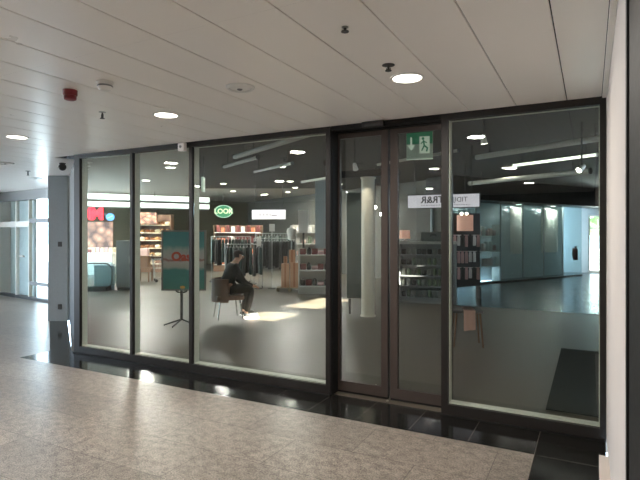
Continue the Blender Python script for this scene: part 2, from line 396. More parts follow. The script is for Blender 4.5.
# ------------------------------------------------------------------ the glass shopfront
def shop_window(idx, xl, xr, wl, wr, label):
    t = thing('window_%d' % idx, label, 'shop window', ((xl + xr) / 2, 0, 0), 0, kind='structure')
    w = (xr - xl) / 2; a, b = -w + wl, w - wr; z0, z1 = 0.095, CZ - 0.057
    m_ = MB()
    m_.box((-w, -0.03, 0), (a, 0.035, CZ)).box((b, -0.03, 0), (w, 0.035, CZ))
    m_.box((a, -0.03, 0.012), (b, 0.035, z0)).box((a, -0.03, z1), (b, 0.035, CZ))
    m_.build('frame', M['frame'], t)
    l_ = MB()
    l_.box((-w + 0.012, 0.035, z0 - 0.05), (a + 0.006, 0.09, z1 + 0.03)).box((b - 0.006, 0.035, z0 - 0.05), (w - 0.012, 0.09, z1 + 0.03))
    l_.box((a + 0.006, 0.035, z0 - 0.05), (b - 0.006, 0.09, z0 + 0.012)).box((a + 0.006, 0.035, z1 - 0.006), (b - 0.006, 0.06, z1 + 0.03))
    l_.box((a, 0.012, z0), (a + 0.006, 0.035, z1)).box((a + 0.006, 0.012, z0), (b, 0.035, z0 + 0.012))
    l_.build('glazing_bead', M['lining'], t)
    MB().box((a + 0.001, -0.002, z0 + 0.001), (b - 0.001, 0.010, z1 - 0.001)).build('glass_pane', M['glass'], t)
    MB().box((-w, -0.05, 0.0), (w, 0.02, 0.012)).build('sill_strip', M['frame_black'], t)
    return t
shop_window(1, -6.12, -5.04, 0.11, 0.022, 'narrow dark framed shop window at the left corner')
shop_window(2, -5.04, -4.075, 0.022, 0.022, 'second narrow dark framed shop window from the left corner')
shop_window(3, -4.075, -2.269, 0.022, 0.05, 'wide dark framed shop window left of the sliding doors')
shop_window(4, -1.168, 0.105, 0.06, 0.042, 'tall dark framed shop window between the doors and the white wall')
# deep side of the door portal and the door header
mb = MB(); mb.box((-2.269, 0.0, 0), (-2.262, 0.2, CZ)); mb.box((-2.262, 0.07, CZ - 0.05), (-1.168, 0.2, CZ)); mb.box((-2.262, -0.03, CZ - 0.045), (-1.168, 0.07, CZ))
structure(mb, 'trim_4', M['frame_black'], 'black portal lining and header around the sliding doors', 'door portal')

def leaf(idx, xl, xr, wl, wr, label):
    t = thing('door_%d' % idx, label, 'sliding door', ((xl + xr) / 2, 0.15, 0), 0, kind='structure')
    w = (xr - xl) / 2; a, b = -w + wl, w - wr; z0, z1 = 0.115, 2.555
    m_ = MB(); m_.box((-w, -0.022, 0.02), (a, 0.022, 2.605)).box((b, -0.022, 0.02), (w, 0.022, 2.605))
    m_.box((a, -0.022, 0.02), (b, 0.022, z0)).box((a, -0.022, z1), (b, 0.022, 2.605)); m_.build('frame', M['leaf'], t)
    MB().box((a, -0.006, z0), (b, 0.006, z1)).build('glass_pane', M['glass'], t)
    MB().box((w - 0.006 if idx == 1 else -w - 0.006, -0.015, 0.02), (w + 0.006 if idx == 1 else -w + 0.006, 0.015, 2.6)).build('rubber_seal', M['black'], t)
    g = MB().box((-w, -0.02, 0.001), (w, 0.02, 0.02)).build('floor_guide', M['frame_black'], t)
    return t
leaf(1, -2.26, -1.728, 0.02, 0.066, 'left leaf of the glass sliding doors')
leaf(2, -1.70, -1.11, 0.072, 0.06, 'right leaf of the glass sliding doors')
MB_ = MB().box((-1.70 - 0.02, 0.06, 0.001), (-1.70 - 0.0, 0.09, 0.012), bev=0.003)
structure(MB_, 'trim_5', M['steel'], 'small steel floor stop where the sliding doors meet', 'door stop')

ds = thing('door_sensor', 'black motion sensor box over the sliding doors', 'sensor', (-1.80, -0.03, 2.617))
MB().box((-0.11, -0.055, -0.02), (0.11, -0.001, 0.035), bev=0.008).build('mount_housing', M['black'], ds)
MB().box((-0.08, -0.058, -0.012), (0.08, -0.053, 0.01)).build('lens', M['dark_grey'], ds)

# ------------------------------------------------------------------ on the arcade ceiling
def downlight(x, y, label, group=None):
    t = thing('downlight', label, 'ceiling light', (x, y, CZ), 0, group)
    MB().lathe([(0.115, 0.004), (0.115, -0.004), (0.108, -0.008), (0.097, -0.006), (0.095, 0.001)], n=32).build('trim_ring', M['white'], t, True)
    MB().lathe([(0.0945, -0.002), (0.0945, -0.005), (0.06, -0.0055), (0.01, -0.0055)], n=32).build('diffuser', M['lamp'], t, True)
    li = bpy.data.lights.new('downlight_lamp', 'AREA'); li.shape = 'DISK'; li.size = 0.18; li.energy = 30; li.color = (1, 0.93, 0.84)
    lo = bpy.data.objects.new('downlight_lamp', li); COL.objects.link(lo); lo.location = (x, y, CZ - 0.008)
    return t
downlight(-1.10, -1.18, 'round recessed downlight in the ceiling in front of the sliding doors')
downlight(-3.34, -1.15, 'round recessed downlight in the ceiling in front of the wide shop window')
downlight(-5.54, -1.15, 'round recessed downlight in the ceiling near the left window corner')
for x in (-1.13, -3.34, -5.54, -7.75):
    for y in (-4.17, -6.9): downlight(x, y, 'round recessed downlight mirrored dimly in the shopfront glass', 'downlights mirrored in the glass')
def sprinkler(x, y, label, disc=0.03, drop=0.045):
    t = thing('sprinkler', label, 'sprinkler', (x, y, CZ))
    MB().lathe([(disc, 0.003), (disc, -0.003), (disc * 0.6, -0.006)], n=20).build('ceiling_plate', M['steel'] if disc < .04 else M['dark_grey'], t, True)
    MB().tube((0, 0, -0.004), (0, 0, -drop), 0.007).path([(0.012, 0, -0.02), (0.012, 0, -drop)], 0.003).path([(-0.012, 0, -0.02), (-0.012, 0, -drop)], 0.003).build('body', M['dark_grey'], t)
    MB().lathe([(0.02, -drop), (0.02, -drop - 0.004)], n=16).build('deflector', M['dark_grey'], t)
sprinkler(-3.75, -1.49, 'small grey sprinkler head hanging behind the red alarm', 0.03, 0.055)
sprinkler(-1.11, -2.15, 'small sprinkler head alone near the top of the ceiling', 0.018, 0.022)
sprinkler(-1.12, -1.49, 'sprinkler head with dark ring beside the bright downlight', 0.04, 0.034)
sprinkler(-8.4, 0.77, 'distant sprinkler head above the left glazed wall', 0.04, 0.07)
sd = thing('smoke_detector', 'white round smoke detector on the ceiling beside the red alarm', 'smoke detector', (-2.99, -2.08, CZ))
MB().lathe([(0.058, 0.002), (0.058, -0.012), (0.052, -0.016)], n=28).build('base', M['white'], sd, True)
MB().lathe([(0.046, -0.016), (0.05, -0.036), (0.04, -0.056), (0.02, -0.064), (0.004, -0.065)], n=28).build('head', M['white'], sd, True)
MB().lathe([(0.049, -0.024), (0.053, -0.03), (0.051, -0.036)], n=28).build('slot', M['grey_metal'], sd)
fa = thing('fire_alarm', 'dark red round alarm sounder on the ceiling', 'alarm', (-3.39, -2.06, CZ))
MB().lathe([(0.05, 0.002), (0.05, -0.035), (0.046, -0.04)], n=24).build('ceiling_base', M['red'], fa, True)
MB().lathe([(0.04, -0.04), (0.044, -0.05), (0.042, -0.068), (0.03, -0.074), (0.004, -0.075)], n=24).build('beacon', M['red'], fa, True)
def speaker(x, y, label, r=0.105):
    t = thing('ceiling_speaker', label, 'speaker', (x, y, CZ))
    MB().lathe([(r, 0.002), (r, -0.008), (r * 0.85, -0.02), (r * 0.74, -0.016), (r * 0.72, 0.001)], n=32).build('ring', M['white'], t, True)
    MB().lathe([(r * 0.72, -0.008), (r * 0.5, -0.01), (0.004, -0.01)], n=32).build('mesh_cover', M['white'], t)
    MB().ball((-0.02, 0.02, -0.01), 0.02, (1, 1, 0.5)).build('sensor_eye', M['grey_metal'], t, True)
speaker(-2.23, -1.54, 'white round ceiling speaker ring over the wide shop window')
speaker(-7.75, 0.0, 'round grey ceiling speaker near the left edge of the ceiling', 0.13)
dd = thing('ceiling_disc', 'flat pale round cover plate on the ceiling far left', 'cover plate', (-9.34, 1.5, CZ))
MB().lathe([(0.12, 0.002), (0.12, -0.006), (0.1, -0.012), (0.004, -0.013)], n=28).build('plate', M['white'], dd, True)
MB().lathe([(0.03, -0.013), (0.03, -0.02)], n=16).build('hub', M['white'], dd, True)
cm = thing('security_camera', 'small black security camera under the ceiling at the left corner', 'camera', (-7.0, 0.42, CZ))
MB().lathe([(0.045, 0.002), (0.045, -0.015)], n=20).build('base', M['black'], cm)
MB().ball((0, 0, -0.06), 0.055, n=18).tube((0, 0, -0.01), (0, 0, -0.05), 0.02).build('body', M['black'], cm, True)
MB().ball((-0.02, -0.045, -0.075), 0.02).build('lens', M['white'], cm, True)
bx = thing('wall_sensor', 'small white sensor box on the frame above the left windows', 'sensor', (-4.17, -0.03, 2.60))
MB().box((-0.045, -0.06, -0.05), (0.045, -0.001, 0.05), bev=0.01).build('housing', M['white'], bx)
MB().lathe([(0.016, -0.0), (0.016, 0.006)], n=16).build('lens', M['grey_metal'], bx, loc=(0, -0.06, 0.0)).rotation_euler.x = PI / 2

# ------------------------------------------------------------------ the shop behind the glass: shell
EDGE = [(-6.24, 0.02), (0.6, 0.02), (0.6, 19.6), (-1.2, 19.6), (-3.71, 11.0), (-16.5, 18.2), (-20.6, 9.95), (-8.4, 1.56)]
mb = MB(); mb.prism(EDGE, -0.1, 0)
structure(mb, 'shop_floor', M['conc'], 'polished grey concrete floor inside the shop', 'floor')
mb = MB(); mb.prism([(-2.95, 6.95), (0.6, 6.95), (0.6, 19.6), (-1.2, 19.6), (-3.71, 11.0), (-4.3, 11.3), (-4.3, 9.4)], 0, 0.004)
structure(mb, 'shop_floor_dark', M['conc_dark'], 'dark blue grey floor area at the back right of the shop', 'floor')
mb = MB(); mb.prism([(-0.36, 0.53), (0.1, 0.53), (0.1, 3.3), (-0.36, 3.3)], 0.0, 0.012)  # dark patch painted in place of the black tiles' reflection in the glass
tag(mb.build('door_mat', mat('tile_reflection_dark', (40, 43, 41), 0.95, bump=0.4, scale=200)), 'dark patch painted as the black tile reflection behind the rightmost pane', 'mat')
mb = MB(); mb.prism([(-6.24, 0.02), (-6.24, 2.47), (-13.2, 10.25), (-8.68, 12.6), (-8.3, 13.6), (-16.5, 18.2), (-20.6, 9.95), (-8.4, 1.56)], SZ, SZ + 0.2)
structure(mb, 'shop_ceiling', mat('pale_lit_ceiling_paint', (168, 160, 148), 0.7, var=0.03, scale=2), 'light grey ceiling, partly painted brighter for light, over the food market and clothes racks', 'ceiling')  # pale tone partly the ceiling's own, partly strip light and daylight painted in
mb = MB(); mb.prism([(-6.24, 0.02), (0.6, 0.02), (0.6, 19.6), (-1.2, 19.6), (-3.71, 11.0), (-8.3, 13.6), (-8.68, 12.6), (-13.2, 10.25), (-6.24, 2.47)], SZ, SZ + 0.2)
structure(mb, 'shop_ceiling_dark', M['int_ceiling'], 'dark grey exposed ceiling inside the shop', 'ceiling')
# right wall with two unseen slots shaped to throw sun patches on the floor
mb = MB(); hz0, hz1 = 2.03, 2.37
mb.box((0.6, 0.0, 0), (0.75, 20, hz0)).box((0.6, 0.0, hz1), (0.75, 20, SZ + 0.3))
for a, b in ((0.0, 3.45), (4.4, 5.15), (6.95, 20)): mb.box((0.6, a, hz0), (0.75, b, hz1))
structure(mb, 'wall_shop_right', M['wall_dark'], 'dark right wall of the shop with unseen high slots shaped to cast sun patches', 'wall')
# slanted teal glazed partition
A = Vector((-3.71, 10.76)); B = Vector((-0.3, 17.2)); u = (B - A).normalized(); L = (B - A).length; au = math.atan2(u.y, u.x)
pt = thing('partition', 'slanted teal glass partition behind the rightmost pane', 'partition', (A.x, A.y, 0), au, kind='structure')
MB().box((0, 0.0, 0.03), (L, 0.014, 2.66)).build('glass', M['teal_glass'], pt)
MB().box((0, -0.03, 0), (L, 0.05, 0.05)).build('bottom_rail', M['dark_grey'], pt)
for k in range(1, 6):
    MB().box((L * k / 6 - 0.012, 0.014, 0.05), (L * k / 6 + 0.012, 0.05, 2.66)).build('post', M['grey_metal'], pt)
MB().box((0, 0.75, 0), (L, 0.8, SZ)).build('back_panel', M['wall_teal'], pt)
mb = MB(); mb.box((-0.3, -0.35, 2.63), (L + 1.6, 0.7, SZ), 0)
o = mb.build('soffit', M['soffit'], None, loc=(A.x, A.y, 0), rz=au); tag(o, 'black soffit above the teal glass partition', 'soffit', None, 'structure')
# rear door end
mb = MB(); mb.box((-1.3, 18.9, 0), (-0.08, 19.1, SZ)).box((-0.08, 18.9, 2.35), (0.6, 19.1, SZ))
structure(mb, 'wall_end', M['wall_teal'], 'pale teal end wall beside the rear glazed door', 'wall')
rd = thing('door_3', 'bright glazed rear door at the far right end of the shop', 'door', (-0.08, 18.95, 0), 0, kind='structure')
MB().box((0, 0, 0), (0.06, 0.08, 2.35)).box((0.62, 0, 0), (0.68, 0.08, 2.35)).box((0.06, 0, 2.28), (0.62, 0.08, 2.35)).box((0.06, 0, 1.78), (0.62, 0.08, 1.86)).box((0.06, 0, 0), (0.62, 0.08, 0.1)).build('frame', M['white_metal'], rd)
MB().box((0.06, 0.03, 0.1), (0.62, 0.04, 2.28)).build('glass_pane', M['glass'], rd)
MB().path([(0.12, -0.05, 0.9), (0.12, -0.05, 1.3)], 0.012).build('handle', M['steel'], rd)
MB().tube((0.12, 0.03, 0.92), (0.12, -0.05, 0.92), 0.008).tube((0.12, 0.03, 1.28), (0.12, -0.05, 1.28), 0.008).build('handle_mount', M['steel'], rd)
mb = MB()
for k in range(60): mb.ball((random.uniform(-2, 4), random.uniform(22, 24), random.uniform(1.8, 4.2)), random.uniform(0.25, 0.5), n=8)
tag(mb.build('hedge', M['hedge'], None, True), 'pale green foliage outside the rear door', 'foliage', None, 'stuff')
mb = MB(); mb.box((-10, 20, -0.2), (20, 60, -0.02))
structure(mb, 'ground_rear', M['ground'], 'pale paving outside the rear door', 'ground')
# back walls
mb = MB(); mb.prism(strip(Vector((-3.71, 11.0)), Vector((-16.5, 18.2)), 0.15), 0, SZ)
structure(mb, 'wall_rear', M['wall_dark'], 'dark rear wall of the shop behind the clothes racks', 'wall')
mb = MB(); mb.prism(strip(Vector((-16.4, 18.2)), Vector((-20.6, 9.75)), 0.15), 0, SZ)
structure(mb, 'wall_far', M['wall_olive'], 'olive rear wall behind the bakery shelves', 'wall')
mb = MB(); mb.box((-0.2, -0.12, 0), (0.21, 0.12, SZ))
o = mb.build('pillar_teal', M['wall_teal'], None, loc=(-7.72, 10.1, 0), rz=FACE); tag(o, 'teal pillar behind the white goods shelf', 'pillar', None, 'structure')
# white round column with a spotlight
mb = MB(); mb.lathe([(0.15, 0.0), (0.15, 0.02), (0.128, 0.025), (0.128, 2.655), (0.15, 2.66), (0.15, 2.69)], n=32)
o = mb.build('column', mat('column_paint', (224, 214, 196), 0.6), None, True, loc=(-3.81, 4.64, 0)); tag(o, 'pale round column behind the left sliding door leaf', 'column', None, 'structure')
mb = MB(); mb.box((-4.6, 4.5, 2.69), (-3.2, 4.78, 2.82)); structure(mb, 'beam', M['soffit'], 'black beam carried by the pale round column', 'beam')
mb = MB().box((-0.24, -0.02, 0.34), (0.24, 0.02, 2.4)).box((-0.22, -0.04, 0), (-0.18, 0.04, 0.34)).box((0.18, -0.04, 0), (0.22, 0.04, 0.34))
ps = thing('screen', 'grey green room divider screen left of the pale column', 'screen', (-4.1, 4.9, 0), FACE)
MB().box((-0.26, -0.02, 0.3), (0.2, 0.02, 2.42), bev=0.004).build('panel', mat('screen_grey', (72, 84, 80), 0.5), ps)
for x in (-0.2, 0.14): MB().box((x - 0.02, -0.1, 0), (x + 0.02, 0.1, 0.3)).build('leg', M['dark_grey'], ps)

# ------------------------------------------------------------------ shop ceiling: conduits, lights
vdir = R(-29)   # conduits run along the shop's own grid
def conduit(x, y, z, length, r, m, label, rz=vdir, lit=False):
    t = thing('light_tube' if lit else 'conduit', label, 'light tube' if lit else 'conduit', (x, y, z), rz)
    MB().tube((-length / 2, 0, 0), (length / 2, 0, 0), r, n=14).build('tube', m, t, True)
    for s_ in (-1, 1): MB().tube((s_ * length * 0.38, 0, r * 0.5), (s_ * length * 0.38, 0, SZ - z + 0.003), 0.008, n=8).build('hanger', M['dark_grey'], t)
    for s_ in (-1, 1): MB().tube((s_ * length / 2, 0, 0), (s_ * (length / 2 + 0.02), 0, 0), r * 1.25, n=14).build('end_cap', M['dark_grey'] if not lit else M['white'], t, True)
conduit(-6.1, 3.6, 3.0, 1.6, 0.035, M['tube'], 'pale ceiling tube above the seated person, nearer of a pair')
conduit(-6.0, 4.6, 3.0, 1.7, 0.03, M['tube'], 'pale ceiling tube above the seated person, farther of a pair')
conduit(-6.2, 7.2, 3.02, 1.9, 0.035, M['tube'], 'pale ceiling tube over the white goods shelf')
conduit(-0.65, 6.2, 3.0, 1.7, 0.028, M['tube_lit'], 'thin lit ceiling tube in the upper part of the rightmost pane', lit=True)
conduit(-0.8, 4.9, 3.06, 2.6, 0.05, M['tube'], 'thick pale duct crossing above the lit ceiling tube')
conduit(-3.0, 5.0, 3.05, 2.2, 0.03, M['tube'], 'pale ceiling tube above the mirrored hanging sign')
conduit(-1.5, 9.2, 3.0, 3.4, 0.06, M['tube'], 'thick grey duct under the ceiling near the black soffit')
conduit(-4.6, 2.6, 3.08, 3.4, 0.045, M['tube'], 'grey duct behind the head of the wide shop window')
def spot(x, y, z, label, aim=(0.5, -0.6, -0.5)):
    t = thing('spotlight', label, 'spotlight', (x, y, z))
    MB().tube((0, 0, 0.03), (0, 0, SZ - z + 0.003), 0.012, n=8).build('stem', M['dark_grey'], t)
    a = Vector(aim).normalized()
    MB().tube(-a * 0.06, a * 0.07, 0.03, 0.05, n=16).build('head', M['white'], t, True)
    MB().tube(a * 0.0705, a * 0.074, 0.042, n=16).build('lens', M['lamp_soft'], t)
spot(-3.72, 3.82, 2.80, 'white spotlight over the pale round column', (-0.1, 0.75, -0.8))
sl = bpy.data.lights.new('column_spot', 'SPOT'); sl.energy = 25; sl.spot_size = R(70); sl.color = (1, 0.93, 0.82); sl.shadow_soft_size = 0.04
sp_ = bpy.data.objects.new('column_spot', sl); COL.objects.link(sp_); sp_.location = (-3.72, 3.9, 2.75)
sp_.rotation_euler = (Vector((-3.81, 4.64, 1.5)) - sp_.location).to_track_quat('-Z', 'Y').to_euler()
spot(-4.95, 5.3, 2.85, 'white spotlight hanging near the middle of the wide pane')
spot(-0.12, 4.2, 2.6, 'white spotlight at the right edge of the rightmost pane', (-0.5, -0.5, -0.5))
spot(-1.35, 3.0, 2.95, 'white spotlight at the top of the rightmost pane', (0.1, 0.2, -1))
spot(-4.49, 6.69, 2.22, 'white spotlight glowing beside the pale column, higher of two', (0.45, -0.9, -0.1))
spot(-4.36, 6.76, 2.06, 'white spotlight glowing beside the pale column, lower of two', (0.45, -0.9, -0.1))
def shop_light(x, y, label, e, r=0.12, group=None, z=SZ):
    t = thing('shop_downlight', label, 'ceiling light', (x, y, z), 0, group)
    MB().lathe([(r * 1.2, 0.003), (r * 1.2, -0.012), (r, -0.016)], n=24).build('ring', M['white'], t, True)
    MB().lathe([(r * 0.96, -0.016), (r * 0.9, -0.02), (0.004, -0.021)], n=24).build('diffuser', M['lamp_soft'], t, True)
    if e:
        li = bpy.data.lights.new('shop_lamp', 'AREA'); li.shape = 'DISK'; li.size = 0.22; li.energy = e * 0.7; li.color = (1, 0.95, 0.88)
        lo = bpy.data.objects.new('shop_lamp', li); COL.objects.link(lo); lo.location = (x, y, z - 0.03)
for x, y, e in ((-11.0, 9.2, 110), (-9.6, 11.6, 120), (-8.6, 9.6, 90), (-10.9, 13.2, 120), (-7.6, 11.2, 90), (-12.6, 11.8, 120), (-6.9, 6.4, 20)):
    shop_light(x, y, 'small round ceiling light over the clothes racks', e, 0.1, 'ceiling lights over the clothes racks')
for x, y, e in ((-9.5, 5.2, 50), (-12.5, 7.2, 200), (-15.5, 9.4, 260)):
    shop_light(x, y, 'round ceiling light between the windows and the bakery', e, 0.12, 'ceiling lights before the bakery')
shop_light(-1.9, 9.3, 'round ceiling light near the teal partition', 4, 0.12)
shop_light(-3.6, 8.6, 'round ceiling light over the packed shelves', 6, 0.12)
cb = thing('ceiling_exit_light', 'small green exit light hanging high behind the second window', 'exit light', (-7.55, 4.2, 2.72), FACE)
MB().box((-0.02, -0.1, -0.2), (0.02, 0.1, 0.12), bev=0.004).build('blade', M['exit_white'], cb)
MB().tube((0, 0, 0.12), (0, 0, SZ - 2.72 + 0.003), 0.01).build('stem', M['dark_grey'], cb)

# long lit canopy over the food market
ca = Vector((-17.89, 8.63)); cb2 = Vector((-15.9, 12.3))
ca, cb2 = Vector((-18.0, 8.7)), Vector((-15.66, 12.53))
ang = math.atan2(cb2.y - ca.y, cb2.x - ca.x); Lc = (cb2 - ca).length
t = thing('light_canopy', 'long glowing white double canopy band over the food market', 'light canopy', (ca.x, ca.y, 0), ang)
for z0, z1 in ((3.0, 3.22), (2.70, 2.90)):
    MB().box((-0.2, 0.0, z0), (Lc + 1.0, 0.12, z1), bev=0.02).build('diffuser', M['canopy'], t)
    MB().box((-0.2, 0.125, z0 - 0.04), (Lc + 1.0, 0.25, z1)).build('carrier', M['grey_metal'], t)
for x in (0.2, Lc * 0.5, Lc): MB().tube((x, 0.19, 2.88), (x, 0.19, SZ + 0.003), 0.015).build('hanger', M['dark_grey'], t)

# ------------------------------------------------------------------ hanging signs
def hang_sign(loc, rz, w, h, d, label, top, cat='hanging sign', m='sign_white'):
    t = thing('hanging_sign', label, cat, loc, rz)
    MB().box((-w / 2, -d / 2, -h / 2), (w / 2, d / 2, h / 2), bev=0.006).build('panel', M[m], t)
    MB().box((-w / 2 - 0.012, -d / 2 + 0.01, -h / 2 - 0.01), (w / 2 + 0.012, d / 2 + 0.03, h / 2 + 0.02)).build('casing', M['dark_grey'], t)
    for s_ in (-1, 1): MB().tube((s_ * w * 0.4, 0, h / 2), (s_ * w * 0.4, 0, top - loc[2] + 0.003), 0.008, n=8).build('hanger', M['dark_grey'], t)
    return t
t = hang_sign((-2.56, 5.44, 2.235), R(4), 1.38, 0.25, 0.07, 'white hanging sign with mirrored black letters behind the right sliding door', SZ)
words_on('lettering', 'TR&R', M['letter'], t, 0.185, (-0.2, -0.037, 0.025), 0.003, 0.003, True)
words_on('lettering', 'TIDIJ', M['letter'], t, 0.13, (0.34, -0.037, 0.02), 0.003, -0.001, True)
m_ = MB()
for k in range(30): m_.box((-0.42 + k * 0.032, -0.0385, -0.083), (-0.42 + k * 0.032 + random.uniform(0.012, 0.026), -0.034, -0.072))
m_.build('caption_strokes', M['letter_grey'], t)
t = hang_sign((-10.05, 10.54, 2.27), R(22), 1.2, 0.33, 0.08, 'small white hanging sign with faint grey marks over the clothes racks', SZ)
m_ = MB()
for k in range(14): m_.box((-0.4 + k * 0.05, -0.044, -0.05), (-0.4 + k * 0.05 + (0.024 if k < 10 else 0.05), -0.039, 0.05 if k < 10 else -0.01))
m_.build('caption_strokes', M['letter_grey'], t)
for k in range(2): MB()
# oval green sign
t = thing('oval_sign', 'green oval lit sign with cream letters above the food area', 'sign', (-13.95, 12.9, 2.55), FACE)
m_ = MB(); m_.lathe([(0.36, -0.04), (0.4, -0.03), (0.4, 0.03), (0.36, 0.04)], n=36)
o = m_.build('disc', M['sign_green'], t, True); o.rotation_euler = (PI / 2, 0, 0); o.scale = (1, 0.72, 1)
words_on('lettering', 'LOOK', M['sign_cream'], t, 0.29, (0, -0.043, 0), 0.005, 0.006)
m_ = MB()
for k in range(24):
    a0, a1 = 2 * PI * k / 24, 2 * PI * (k + 1) / 24
    m_.tube((0.37 * math.cos(a0), -0.045, 0.26 * math.sin(a0)), (0.37 * math.cos(a1), -0.045, 0.26 * math.sin(a1)), 0.012, n=6)
m_.build('rim', M['exit_white'], t)
MB().tube((0, 0, 0.28), (0, 0, SZ - 2.55 + 0.003), 0.015).build('hanger', M['dark_grey'], t)
# red M letters
t = thing('letter_sign', 'glowing red block letters over the food poster', 'sign', (-18.12, 9.62, 2.40), FACE)
MB().box((-0.5, 0.03, -0.05), (0.5, 0.06, 0.05)).build('rail', M['grey_metal'], t)
for x in (-0.27, 0.17):
    words_on('letter', 'M', M['sign_red'], t, 0.72, (x, -0.0, 0), 0.03, 0.03)
for x in (-0.4, 0.4): MB().tube((x, 0.045, 0.05), (x, 0.045, SZ - 2.40 + 0.003), 0.012).build('hanger', M['dark_grey'], t)
t = thing('round_sign', 'pale blue oval sign beside the red block letters', 'sign', (-17.5, 9.97, 2.28), FACE)
o = MB().lathe([(0.15, -0.02), (0.16, -0.012), (0.16, 0.012), (0.15, 0.02)], n=28).build('disc', M['sign_blue'], t, True); o.rotation_euler = (PI / 2, 0, 0); o.scale = (1.1, 0.95, 1)
o = MB().box((-0.12, -0.027, -0.012), (0.12, -0.02, 0.012)).build('swoosh', M['white'], t); o.rotation_euler.y = R(-25)
MB().tube((0, 0, 0.15), (0, 0, SZ - 2.28 + 0.003), 0.01).build('hanger', M['dark_grey'], t)
# exit sign
t = thing('exit_sign', 'green exit sign with arrow and running figure behind the right door leaf', 'exit sign', (-1.75, 1.24, 2.645), R(12))
MB().box((-0.15, -0.012, -0.19), (0.15, 0.012, 0.15), bev=0.003).build('plate', M['exit_pale'], t)
MB().box((-0.148, -0.0155, -0.01), (0.148, -0.012, 0.148)).build('green_field', M['exit_green'], t)
MB().box((-0.15, -0.03, 0.15), (0.15, 0.03, 0.2), bev=0.004).build('lamp_housing', M['grey_metal'], t)
MB().box((-0.15, -0.016, 0.137), (0.15, -0.0125, 0.149)).build('edge_strip', M['exit_white'], t)
MB().box((-0.15, -0.0162, -0.19), (0.15, -0.0125, -0.18)).build('edge_strip', M['exit_white'], t)
MB().plate([(-0.105, 0.07), (-0.085, 0.07), (-0.085, -0.02), (-0.05, -0.02), (-0.095, -0.085), (-0.14, -0.02), (-0.105, -0.02)], -0.019, -0.0156).build('arrow', M['exit_white'], t)
MB().box((0.0, -0.018, -0.12), (0.115, -0.0156, 0.075)).build('door_symbol', M['exit_white'], t)
m_ = MB(); m_.ball((0.04, -0.02, 0.05), 0.016, (1, .3, 1)); m_.path([(0.045, -0.02, 0.03), (0.055, -0.02, -0.03), (0.025, -0.02, -0.09)], 0.009, 6); m_.path([(0.055, -0.02, -0.03), (0.09, -0.02, -0.06), (0.08, -0.02, -0.1)], 0.009, 6); m_.path([(0.045, -0.02, 0.02), (0.085, -0.02, 0.0)], 0.006, 6); m_.path([(0.045, -0.02, 0.02), (0.015, -0.02, -0.01)], 0.006, 6)
m_.build('running_figure', M['exit_green'], t)
for x in (-0.12, 0.12): MB().tube((x, 0, 0.19), (x, 0, SZ - 2.645 + 0.003), 0.005, n=8).build('hanger', M['steel'], t)

# ------------------------------------------------------------------ poster stand
t = thing('poster_stand', 'grey framed poster stand with turquoise poster on a tripod foot', 'poster stand', (-6.29, 2.24, 0), FACE)
pw, pz0, pz1 = 0.39, 0.60, 1.66
m_ = MB(); rr = 0.05
m_.box((-pw, -0.015, pz0), (pw, 0.015, pz0 + 0.03)).box((-pw, -0.015, pz1 - 0.03), (pw, 0.015, pz1)).box((-pw, -0.015, pz0 + 0.03), (-pw + 0.03, 0.015, pz1 - 0.03)).box((pw - 0.03, -0.015, pz0 + 0.03), (pw, 0.015, pz1 - 0.03))
m_.build('frame', M['grey_metal'], t)
sheet = MB().box((-pw + 0.03, -0.006, pz0 + 0.03), (pw - 0.03, 0.006, pz1 - 0.03)).build('poster_sheet', M['poster'], t)
words_on('lettering', 'Oasi', M['poster_red'], t, 0.21, (-0.02, -0.008, 1.19), 0.001, 0.009)
MB().ball((-0.02, -0.008, 0.66), 0.045, (1, 0.1, 0.6)).build('printed_dot', M['poster_orange'], t, True)
MB().tube((-0.04, 0, 0.09), (-0.04, 0, pz0), 0.025).build('pole', M['dark_grey'], t, True)
MB().path([(-0.04, 0, pz0 - 0.04), (-0.12, 0, pz0 - 0.02), (-0.14, 0, pz0 + 0.01)], 0.012).path([(-0.04, 0, pz0 - 0.04), (0.04, 0, pz0 - 0.02), (0.06, 0, pz0 + 0.01)], 0.012).build('bracket', M['dark_grey'], t, True)
for a in (200, 255, 340, 90):
    MB().tube((-0.04, 0, 0.10), (-0.04 + 0.3 * math.cos(R(a)), 0.3 * math.sin(R(a)), 0.014), 0.015, 0.012).build('leg', M['black'], t, True)

# ------------------------------------------------------------------ armchair and person
ch = thing('armchair', 'brown upholstered tub chair the person sits on', 'chair', (-6.06, 3.18, 0), R(50))
m_ = MB()
m_.box((-0.26, -0.26, 0.36), (0.26, 0.26, 0.45), bev=0.03); m_.build('seat', M['leather'], ch, True)
m_ = MB(); n_ = 16
ring_o, ring_i = [], []
for k in range(n_ + 1):
    a = R(100) + R(160) * k / n_
    ring_o.append((0.31 * math.cos(a), 0.31 * math.sin(a))); ring_i.append((0.262 * math.cos(a), 0.262 * math.sin(a)))
m_.prism(ring_o + ring_i[::-1], 0.33, 0.76); m_.build('backrest', M['leather'], ch, True)
for sx, sy in ((1, 1), (1, -1), (-1, 1), (-1, -1)):
    MB().tube((0.18 * sx, 0.18 * sy, 0.37), (0.23 * sx, 0.23 * sy, 0.0), 0.016, 0.012).build('leg', M['chrome'], ch, True)

